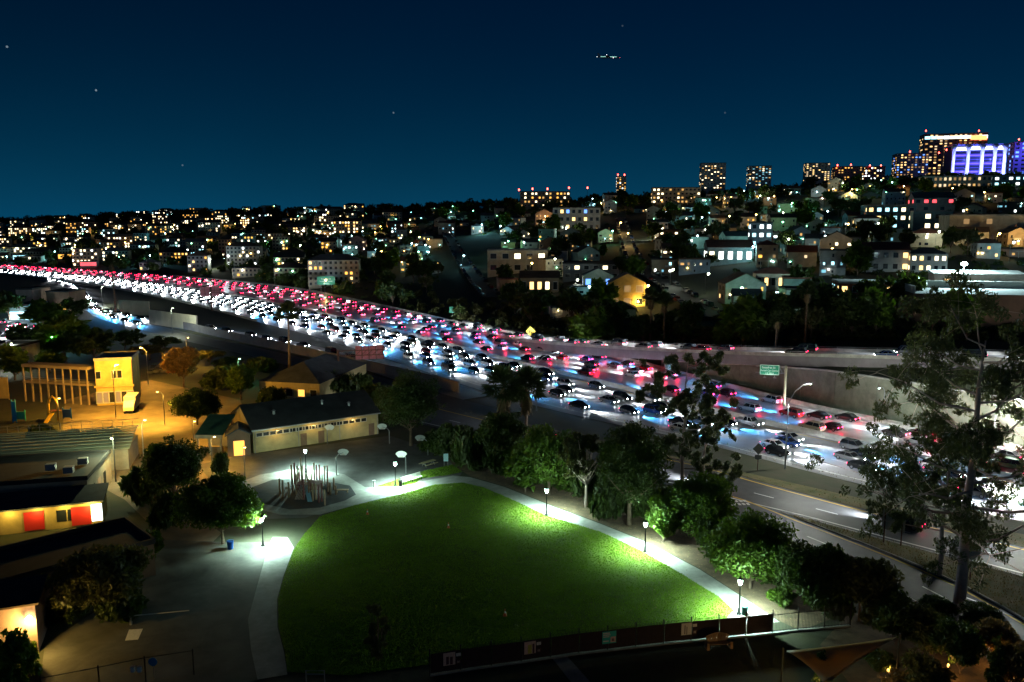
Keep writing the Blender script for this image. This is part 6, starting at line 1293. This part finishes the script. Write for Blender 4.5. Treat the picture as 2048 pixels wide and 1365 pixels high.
# terraces of houses: rows up the hill, counted from the left in each row
FACADE_FILL = []  # lamps added in front of some houses to light their facades
def house_row(row, t, az0, az1, step, kinds):
    az = az0; n = 0
    while az < az1:
        y0, z0, yb, y1, z1 = hill_par(az); y = yb + t * (y1 - yb) + hr.uniform(-5, 5); x = az * y; z = hz(x, y); u, v, yc = PX((x, y, z))
        w = hr.uniform(8, 15); daz = (w + hr.uniform(*step)) / y
        if free(u, v - 8, 2) and u < 2080:
            st = hr.choice([1, 2, 2, 2, 3]); wl = hr.choice(['cream', 'white', 'grey', 'tan', 'teal', 'pink', 'blue', 'beige', 'brown', 'white', 'cream']); rk = hr.choice(['gable', 'gable', 'gablef', 'hip', 'flat', 'flat']); rc = hr.choice(['dark', 'slate', 'red', 'brown', 'dark'])
            d = hr.uniform(8, 12); h = st * 3.1 + .3; nc = max(2, int(w / 2.6)); pl = hr.uniform(.08, .5); ws = []; nl = 0
            tone = hr.choice([['warm', 'amber', 'warm2'], ['warm2', 'cream', 'cream2'], ['cream', 'warm2', 'cool2'], ['white', 'cool', 'cool2'], ['amber', 'warm2', 'dim'], ['warm2', 'dim', 'cream2']])
            for i in range(st):
                for j in range(nc):
                    lit = hr.random() < pl; s = hr.choice(tone) if lit else 'dark'; nl += lit
                    if lit or hr.random() < .5: ws.append((-w / 2 + w * (j + .5) / nc, i * 3.1 + .9, hr.choice([.7, .9, 1.1, 1.6]), hr.choice([1.0, 1.2, 1.35]), s))
            sg = -1 if x > 0 else 1; sw = [(d * (.3 + .4 * j), i * 3.1 + .9, 1.1, 1.4, hr.choice(tone) if hr.random() < pl else 'dark', sg) for i in range(st) for j in range(2)] if abs(az) > .12 else []
            n += 1; a = -math.atan2(x, y) * .5 + hr.gauss(0, .18); ux = Vector((math.cos(a), math.sin(a), 0)) * w / 2; p = Vector((x, y, z))
            rn = {'gable': 'gabled', 'gablef': 'gable-fronted', 'hip': 'hip-roofed', 'flat': 'flat-roofed'}[rk]
            ho, hro, hL = building('hill_house', '%s %s house, %s from the left in the %s row up the hill' % (wl, rn, ordn(n), ordn(row)), 'house', p - ux, p + ux, d, h, wl, (rk, rc), ws, 'houses in rows on the hillside', base=max(3, d * .2), sidewins=sw)
            if hr.random() < .36:
                FACADE_FILL.append((Vector((x, y, 0)) + ux.normalized() * hr.uniform(-.7, .7) * w - Vector((0, 1, 0)) * hr.uniform(6, 10), hr.choice(['warm', 'cool', 'cool', 'cool', 'white', 'green', 'warm']), hr.uniform(150, 1100) * (1 + y / 500)))
            for q in range(hr.choice([0, 1, 1, 2])): link('porch_lamp', BULB, ho, (hr.uniform(-w / 2, w / 2), -.5, hr.choice([2.3, 2.6, h - .4])), m=hr.choice(BULBM))
            if rk != 'flat' and hr.random() < .6: cb_ = MB(); cx = hr.uniform(-w * .3, w * .3); cb_.box(cx - .4, cx + .4, d * .55, d * .55 + .7, h, h + d * .22 + 1.3); cb_.build('chimney', wallmat('brick'), hro)
            if st > 1 and hr.random() < .5:
                bb = MB(); bx = hr.uniform(-w * .25, w * .25); bb.box(bx - 1.6, bx + 1.6, -1.3, -.05, 3.0, 3.15); bb.build('balcony', wallmat('grey'), ho)
                bb = MB(); bb.box(bx - 1.6, bx + 1.6, -1.3, -1.22, 3.152, 4.1); bb.build('balcony_rail', wallmat('white'), ho)
            if st == 1 or hr.random() < .4: pb = MB(); px_ = hr.uniform(-w * .2, w * .2); pb.box(px_ - 1.8, px_ + 1.8, -2.0, -.02, 2.5, 2.68); [pb.box(px_ + sg_ * 1.6 - .1, px_ + sg_ * 1.6 + .1, -1.9, -1.7, -1, 2.5) for sg_ in (-1, 1)]; pb.build('porch', wallmat('white'), ho)
        az += daz
for row, (t, az0, step) in enumerate([(.07, .02, (3, 12)), (.125, -.06, (2, 9)), (.18, -.13, (2, 8)), (.24, -.2, (2, 8)), (.30, -.22, (2, 9)), (.37, -.24, (2, 10)), (.45, -.25, (3, 13)), (.54, -.26, (4, 18)), (.65, -.26, (6, 24)), (.78, -.26, (8, 30)), (.92, -.28, (10, 40))]):
    house_row(row + 1, t, az0, .66, step, None)
# apartment blocks of the far city at the left: windows too small to single out are one part each
an = 0
for t in (.03, .10, .18, .27, .37, .48, .60, .73, .87, .97):
    az = -.64; row = int(t * 20) + 1; n = 0
    while az < -.12 - .1 * (1 - t):
        y0, z0, yb, y1, z1 = hill_par(az); y = yb + t * (y1 - yb) + hr.uniform(-8, 8); x = az * y; z = hz(x, y); u, v, yc = PX((x, y, z)); w = hr.uniform(12, 30); an += 1; n += 1
        st = hr.choice([2, 2, 3, 3, 4, 5]); h = st * 3.1; d = 14; wl = hr.choice(['tan', 'beige', 'grey', 'cream', 'brown', 'teal']); a = -math.atan2(x, y) * .5
        ux = Vector((math.cos(a), math.sin(a), 0)) * w / 2; p = Vector((x, y, z))
        o, ro, L = building('apartment_block', '%s %s-storey block, %s from the left in the %s far row beyond the freeway bend' % (wl, CARD[st], ordn(n), ordn([.03, .10, .18, .27, .37, .48, .60, .73, .87, .97].index(t) + 1)), 'building', p - ux, p + ux, d, h, wl, (hr.choice(['flat', 'hip', 'gable']), hr.choice(['dark', 'slate', 'brown'])), [], 'blocks of the far city', base=5)
        mbw = MB(); nc = int(w / 2.7); pl = hr.uniform(.1, .55); mats_ = [WINM['warm'], WINM['cream'], WINM['amber'], WINM['white'], WINM['cool'], WINM['dark']]; ch = hr.choice([[0, 1, 2], [0, 1, 1], [1, 3, 4], [0, 2, 2], [1, 1, 3]])
        for i in range(st):
            for j in range(nc):
                mbw.mi = hr.choice(ch) if hr.random() < pl else 5; xx = -w / 2 + w * (j + .5) / nc; mbw.box(xx - .75, xx + .75, -.06, .05, i * 3.1 + .8, i * 3.1 + 2.4)
        tag(mbw.build('windows', mats_, o), kind='stuff')
        for q in range(hr.choice([0, 1, 2])): link('wall_lamp', BULB, o, (hr.uniform(-w / 2, w / 2), -.8, hr.uniform(2.5, h)), 0, (2, 2, 2), hr.choice(BULBM))
        az += (w + hr.uniform(6, 40)) / y

# hillside street lamps, with the lamps added to light house fronts
LC = {'warm': ((1, .62, .2), m_sod), 'cool': ((.28, .85, 1), m_cwl), 'white': ((.9, 1, .8), mat('ramp_lamp')), 'green': ((.3, 1, .5), mat('green_glow', (.5, 1, .7), .3, emit=(.3, 1, .6), es=16, sample=False))}
spec = [(1252, 495, 'warm', 2600), (1238, 470, 'warm', 2200), (1300, 482, 'white', 4200), (1290, 615, 'warm', 700), (1475, 625, 'green', 1500), (1410, 590, 'white', 900), (1340, 580, 'white', 900), (962, 470, 'cool', 6000), (925, 540, 'cool', 700), (1517, 412, 'white', 12000), (1580, 430, 'green', 4000), (1485, 400, 'cool', 3500), (1430, 415, 'warm', 2500),
        (1505, 500, 'cool', 2500), (1500, 530, 'cool', 1500), (1690, 480, 'warm', 700), (1650, 450, 'cool', 2200), (1750, 480, 'white', 1500), (1870, 500, 'white', 1500), (1990, 505, 'warm', 3500), (2046, 500, 'warm', 3500), (1960, 470, 'warm', 1800), (1800, 440, 'cool', 2500), (1880, 470, 'white', 2500), (1130, 480, 'white', 2500), (1060, 560, 'warm', 900), (1150, 600, 'white', 500), (1000, 540, 'white', 1600),
        (1130, 440, 'white', 5000), (1350, 440, 'cool', 2500), (1400, 460, 'cool', 2500), (1320, 420, 'warm', 3000), (760, 470, 'warm', 2500), (820, 535, 'warm', 1200), (855, 530, 'cool', 1500), (690, 500, 'cool', 2000), (640, 480, 'warm', 3000), (600, 510, 'white', 3000), (530, 500, 'cool', 4000), (580, 470, 'warm', 4000), (650, 590, 'warm', 1500), (900, 440, 'cool', 3000), (860, 420, 'warm', 3000), (1050, 420, 'warm', 4000), (1200, 425, 'warm', 3500), (1620, 420, 'cool', 4000), (1700, 400, 'warm', 4000), (1780, 385, 'cool', 4000), (1600, 380, 'warm', 5000), (2010, 400, 'cool', 6000), (1900, 400, 'warm', 4000),
        (150, 505, 'warm', 9000), (110, 520, 'cool', 9000), (30, 515, 'cool', 9000), (250, 500, 'warm', 9000), (330, 480, 'cool', 9000), (400, 500, 'warm', 8000), (300, 530, 'cool', 7000), (470, 460, 'warm', 9000), (420, 540, 'white', 5000), (200, 470, 'warm', 12000), (60, 480, 'warm', 12000)]
CN = {'warm': 'amber', 'cool': 'cyan-white', 'white': 'white', 'green': 'green-tinted'}
spec = [(u, hit(u, v), c, pw * 1.5) for u, v, c, pw in spec]
for q, c, pw in FACADE_FILL: q.z = hz(q.x, q.y); spec.append((PX(q)[0], q, c, pw))
spec.sort(key=lambda a: a[0])
for i, (u, p, c, pw) in enumerate(spec):
    LAST = [None]; LAST[0] = pole_lamp('hill_street_or_fill_lamp', '%s hillside street or fill lamp, %s counting from the left edge' % (CN[c], ordn(i + 1) if i < 89 else '%dth' % (i + 1)), p, 7.5, pw, LC[c][0], LC[c][1], (.9, -.8), 'street lamps on the hillside')
    gl_ = MB(); gl_.lathe([(.15, -.35), (.5, -.1), (.5, .15), (.15, .35)], 8, (.9, -.8, 8.15)); gl_.build('globe', LC[c][1], bpy.context.scene.objects[-1] if False else LAST[0], True)  # oversized glowing ball added for the bloom of distant lamps
# parked cars along the streets
i = 0
for L, off in ((ST1, 3.4), (ST1, -3.4), (ST2, 3.4), (ST2, -3.4)):
    ln = Lane(offs(L, off)); t = 6; n = 0
    while t < ln.s[-1] - 4:
        p, a = ln.at(t); p.z = hz(p.x, p.y) + .35; n += 1; pc = hr.choice(PW)
        if hr.random() < .75: car(hr.choice(CK), pc, p, a, '%s parked car, %s up the %s side of the %s hill street' % (pc, ordn(n), 'left' if off > 0 else 'right', 'wider' if L is ST1 else 'steep'), 'cars parked on the hill streets', False, lit=False)
        t += 7.5
# hillside trees
HT = [('hill_oak', dict(kind='dark', n=900, leaf=1.0, ncl=26, trunk_h=.2, seed=101)), ('hill_bush', dict(kind='mid', n=800, leaf=.9, ncl=22, trunk_h=.12, seed=102)), ('hill_pine', dict(kind='olive', n=900, leaf=.9, ncl=26, trunk_h=.35, seed=103, sparse=True)), ('hill_round', dict(kind='dark', n=900, leaf=.9, ncl=24, trunk_h=.15, seed=104))]
n = 0
pts = []
for k in range(285):
    az = hr.uniform(-.34, .66); y0, z0, yb, y1, z1 = hill_par(az); t = hr.random() ** 1.3; y = yb + t * (y1 - yb) * 1.02; x = az * y; pts.append((x, y))
for k in range(40):
    az = hr.uniform(.0, .62); y0, z0, yb, y1, z1 = hill_par(az); y = yb + hr.uniform(.0, .06) * (y1 - yb); pts.append((az * y, y))
pts = sorted((PX((x, y, hz(x, y)))[0], x, y) for x, y in pts)
for u, x, y in pts:
    z = hz(x, y); v = PX((x, y, z))[1]
    if any(a + 4 < u < b - 4 and c < v < d + 6 for a, b, c, d in used): continue
    n += 1; key, kk = hr.choice(HT); h = hr.uniform(7, 15); w = h * hr.uniform(.7, 1.1)
    put_tree('hill_tree', key, 'dark leafy hillside tree among the houses, %s of the slope counted from its left end' % (('%dth' % n) if n > 89 else ordn(n)), 'tree', (x, y, z - .3), h, w, 'trees on the hillside', **kk)
for lab, u, vb, vt, w in (('tall palm with hanging skirt above the dark embankment', 1550, 718, 622, 34), ('left one of two tall palms before the hill street', 1300, 690, 576, 40), ('right one of two tall palms before the hill street', 1328, 690, 584, 40), ('palm silhouetted over the white river of lights', 232, 628, 508, 34), ('tall palm in front of the beige hall', 1610, 690, 560, 44)):
    p = hit(u, vb) if u > 400 else G(u, vb); palm(lab, p, top_h(p, vt), px_size(p, 0, w), u + 5, True)
# far ridge woods: one mass
cl = []
for k in range(900):
    az = hr.uniform(-.72, .70); y0, z0, yb, y1, z1 = hill_par(az); y = y1 * hr.uniform(.93, 1.06); r_ = hr.uniform(2.5, 6.5) * (y / 900); cl.append((az * y, y, hz(az * y, y) + r_ * .9, r_))
wd = link('ridge_woods', leaves_mesh('ridge_woods', cl, 60000, 2.2, LEAF['dark'], 9)); tag(wd, 'dark belt of distant trees along the ridge line', 'trees', kind='stuff')
cl = []
for k in range(700):
    az = hr.uniform(-.70, -.15); y0, z0, yb, y1, z1 = hill_par(az); y = yb + hr.random() * (y1 - yb); r_ = hr.uniform(3, 6); cl.append((az * y, y, hz(az * y, y) + r_ * .6, r_))
wd = link('city_woods', leaves_mesh('city_woods', cl, 50000, 2.0, LEAF['dark'], 10)); tag(wd, 'dark mass of distant trees between the far city blocks', 'trees', kind='stuff')
cl = []
for k in range(2600):
    az = hr.uniform(-.30, .66); y0, z0, yb, y1, z1 = hill_par(az); y = yb + hr.random() ** 1.2 * (y1 - yb); r_ = hr.uniform(.8, 2.0) * (.7 + y / 900)
    u, v, _ = PX((az * y, y, hz(az * y, y)))
    if any(a < u < b and c < v < d for a, b, c, d in used[:3]): continue
    cl.append((az * y, y, hz(az * y, y) + r_ * .1, r_))
wd = link('hill_undergrowth', leaves_mesh('hill_undergrowth', cl, 90000, .8, LEAF['dark'], 13)); tag(wd, 'dark gardens and undergrowth between the hillside houses', 'undergrowth', kind='stuff')
# embankment scrub beyond the freeway
cl = []
for k in range(420):
    az = hr.uniform(-.12, .64); y0, z0, yb, y1, z1 = hill_par(az); y = yb + hr.uniform(0, .07) * (y1 - yb) + 2; r_ = hr.uniform(.7, 2.2); cl.append((az * y, y, hz(az * y, y) + r_ * .4, r_))
wd = link('embankment_scrub', leaves_mesh('embankment_scrub', cl, 36000, .8, LEAF['olive'], 12)); tag(wd, 'low dark scrub covering the embankment beyond the ramp', 'scrub', kind='stuff')

# ------------------------------------------------------------------ left quarter below the freeway
lt = 0
for (u, vb, vt, w, kd) in [(60, 715, 640, 100, 'dark'), (130, 720, 628, 110, 'mid'), (190, 730, 650, 110, 'dark'), (250, 700, 655, 80, 'dark'), (300, 720, 690, 80, 'olive'), (90, 660, 600, 80, 'mid'), (20, 640, 575, 80, 'dark'), (330, 700, 668, 70, 'dark'), (150, 640, 590, 60, 'dark'), (420, 730, 700, 70, 'olive'), (460, 740, 712, 70, 'dark'), (30, 760, 690, 70, 'mid'), (100, 745, 700, 60, 'mid')]:
    lt += 1; tree_px('street_tree', 'hill_round' if kd == 'dark' else 'hill_bush' if kd == 'mid' else 'hill_pine', 'dark street tree below the freeway, %s of the clump counted from the ramp' % ordn(lt), 'tree', u, vb, vt, w, group='street trees below the freeway', **dict(kind=kd, n=900, leaf=.9, ncl=24, seed=1, trunk_h=.2))
for lab, u0, u1, vt, vb, wl, cols, sts in (('pinkish warehouse by the street under the curving ramp', 35, 68, 580, 625, 'pink', 3, ['dark', None]), ('low teal shop beside the street lights', 20, 60, 612, 640, 'teal', 4, ['cool', 'dark', 'cool']), ('dark house left of the curving ramp', 95, 140, 585, 625, 'brown', 3, ['dim', 'dark', 'amber']), ('small office with pale walls by the left street', -30, 20, 700, 745, 'white', 3, ['white', 'cool', 'dark'])):
    p0, p1 = G(u0, vb), G(u1, vb); building('street_building', lab, 'building', p0, p1, 14, top_h(p0, vt), wl, ('flat', 'dark'), rowwins((p1 - p0).length, cols, 1.2, 2.2, 2.0, sts, 3))
sheet('side_street', pxs([(-60, 660), (75, 625), (110, 640), (60, 700), (20, 760), (-120, 790)]), .004, m_street)
for i, (u, v, c, pw) in enumerate([(30, 618, 'cool', 2500), (75, 640, 'cool', 1800), (128, 640, 'cool', 1500), (12, 745, 'white', 2500), (25, 735, 'white', 1500), (125, 705, 'cool', 1500), (105, 720, 'green', 1200), (478, 772, 'green', 900)]):
    pole_lamp('side_street_lamp', '%s lamp in the left quarter, %s from the ramp down to the school' % (CN[c], ordn(i + 1)), G(u, v), 6.5, pw, LC[c][0], LC[c][1], (.6, -.4), 'lamps of the side street')
n = 0
for (u, v) in [(8, 648), (18, 662), (30, 670), (42, 664), (50, 658), (62, 662), (72, 656), (5, 690), (12, 680), (22, 655), (36, 652), (-5, 672)]:
    n += 1; car(hr.choice(CK), hr.choice(PW), G(u, v, .01), R(115) + hr.gauss(0, .1), 'car with red tail lights in the side street queue, %s from the crossing' % ordn(n), 'cars queueing in the side street', False)
n = 0
for (u, v) in [(305, 748), (320, 746), (335, 745), (350, 745), (310, 742), (345, 741)]:
    n += 1; car(hr.choice(CK), hr.choice(PW), G(u, v, .01), R(90), 'parked car under the amber lamp behind the school, %s in the row' % ordn(n), 'cars parked behind the school', False, lit=False)
# traffic signals
for i, (u, v, c) in enumerate([(130, 640, 'red'), (40, 640, 'red'), (370, 490, 'red'), (386, 470, 'green')]):
    p = G(u, v) if v > 600 else hit(u, v); o = thing('traffic_signal', ['red traffic signal at the end of the side street', 'red traffic signal beside the teal shop', 'red signal light among the far city blocks', 'green signal light among the far city blocks'][i], 'traffic light', p)
    mb = MB(); mb.tube([(0, 0, 0), (0, 0, 5)], .1, 6); mb.build('pole', m_metal, o); mb = MB(); mb.box(-.3, .3, -.2, .2, 4.6, 6.2); mb.build('housing', m_dark, o); mb = MB(); zz = 5.9 if c == 'red' else 4.9; mb.lathe([(.3, zz - .3), (.34, zz), (.3, zz + .2)], 8, (0, -.4, 0)); mb.build('lens', m_beac if c == 'red' else LC['green'][1], o)
# lit shopfronts at the bend of the freeway
for lab, u0, u1, vt, vb, st in (('magenta-lit shopfront under the freeway bend', 162, 192, 524, 536, 'red'), ('cyan-lit station canopy beside the freeway bend', 28, 50, 510, 524, 'cool'), ('amber-lit low shop above the bend', 118, 142, 508, 522, 'amber'), ('red-lit sign board at the picture edge', 2, 18, 476, 492, 'red')):
    B('shopfront', lab, u0, u1, vt, vb, 'grey', ('flat', 'dark'), 1, 3, [st], 3, wh=.6, ww=.9, sides=False)
# airliner crossing the sky: lit cabin windows, wing tip lights
p = AT(1217, 115, 1500); o = thing('airliner', 'airliner with lit cabin windows crossing the night sky', 'airplane', p, R(4)); k = PX(p)[2] / F; L = 46 * k
mb = MB(); mb.tube([(-L / 2, 0, .6), (-L * .44, 0, .3), (-L * .3, 0, 0), (L * .38, 0, 0), (L * .46, 0, -.3), (L * .5, 0, -.6)], [.3, 1.2, 2.0, 2.0, 1.4, .3], 12); mb.build('fuselage', mat('plane_paint', (.35, .36, .38), .4), o, True)
for s in (-1, 1): mb = MB(); mb.add([(L * .1, s * 1.5, -.8), (-L * .12, s * 1.5, -.8), (-L * .2, s * 17, .8), (-L * .13, s * 17, .8), (L * .1, s * 1.5, -.4), (-L * .12, s * 1.5, -.4), (-L * .2, s * 17, 1), (-L * .13, s * 17, 1)], [(0, 1, 2, 3), (7, 6, 5, 4), (0, 4, 5, 1), (1, 5, 6, 2), (2, 6, 7, 3), (3, 7, 4, 0)]); mb.build('wing', MATS['plane_paint'], o)
mb = MB(); mb.add([(-L * .33, -.1, 1.6), (-L * .46, -.1, 1.6), (-L * .5, -.1, 7), (-L * .44, -.1, 7), (-L * .33, .1, 1.6), (-L * .46, .1, 1.6), (-L * .5, .1, 7), (-L * .44, .1, 7)], [(0, 1, 2, 3), (7, 6, 5, 4), (0, 4, 5, 1), (1, 5, 6, 2), (2, 6, 7, 3), (3, 7, 4, 0)]); mb.build('tail_fin', MATS['plane_paint'], o)
mb = MB()
for i in range(26): x = -L * .34 + L * .7 * i / 26; mb.cb((x, -1.95, .5), (.75, .12, .75))
tag(mb.build('cabin_windows', mat('cabin_glow', (.6, 1, .95), .4, emit=(.45, 1, .85), es=1.6, sample=False), o), kind='stuff')
for x, y, z, c in ((L * .5, 0, -.5, (1, .1, .15)), (-L * .5, 0, .6, (.9, 1, 1)), (-L * .16, -17, .9, (.9, .9, 1)), (L * .2, -1.9, -.9, (1, .8, .9))):
    mb = MB(); mb.lathe([(.1, -.4), (.5, -.2), (.5, .2), (.1, .4)], 8, (x, y, z)); mb.build('navigation_light', mat('nav_%d' % int(c[1] * 10 + c[2] * 100), c, .4, emit=c, es=5, sample=False), o, True)
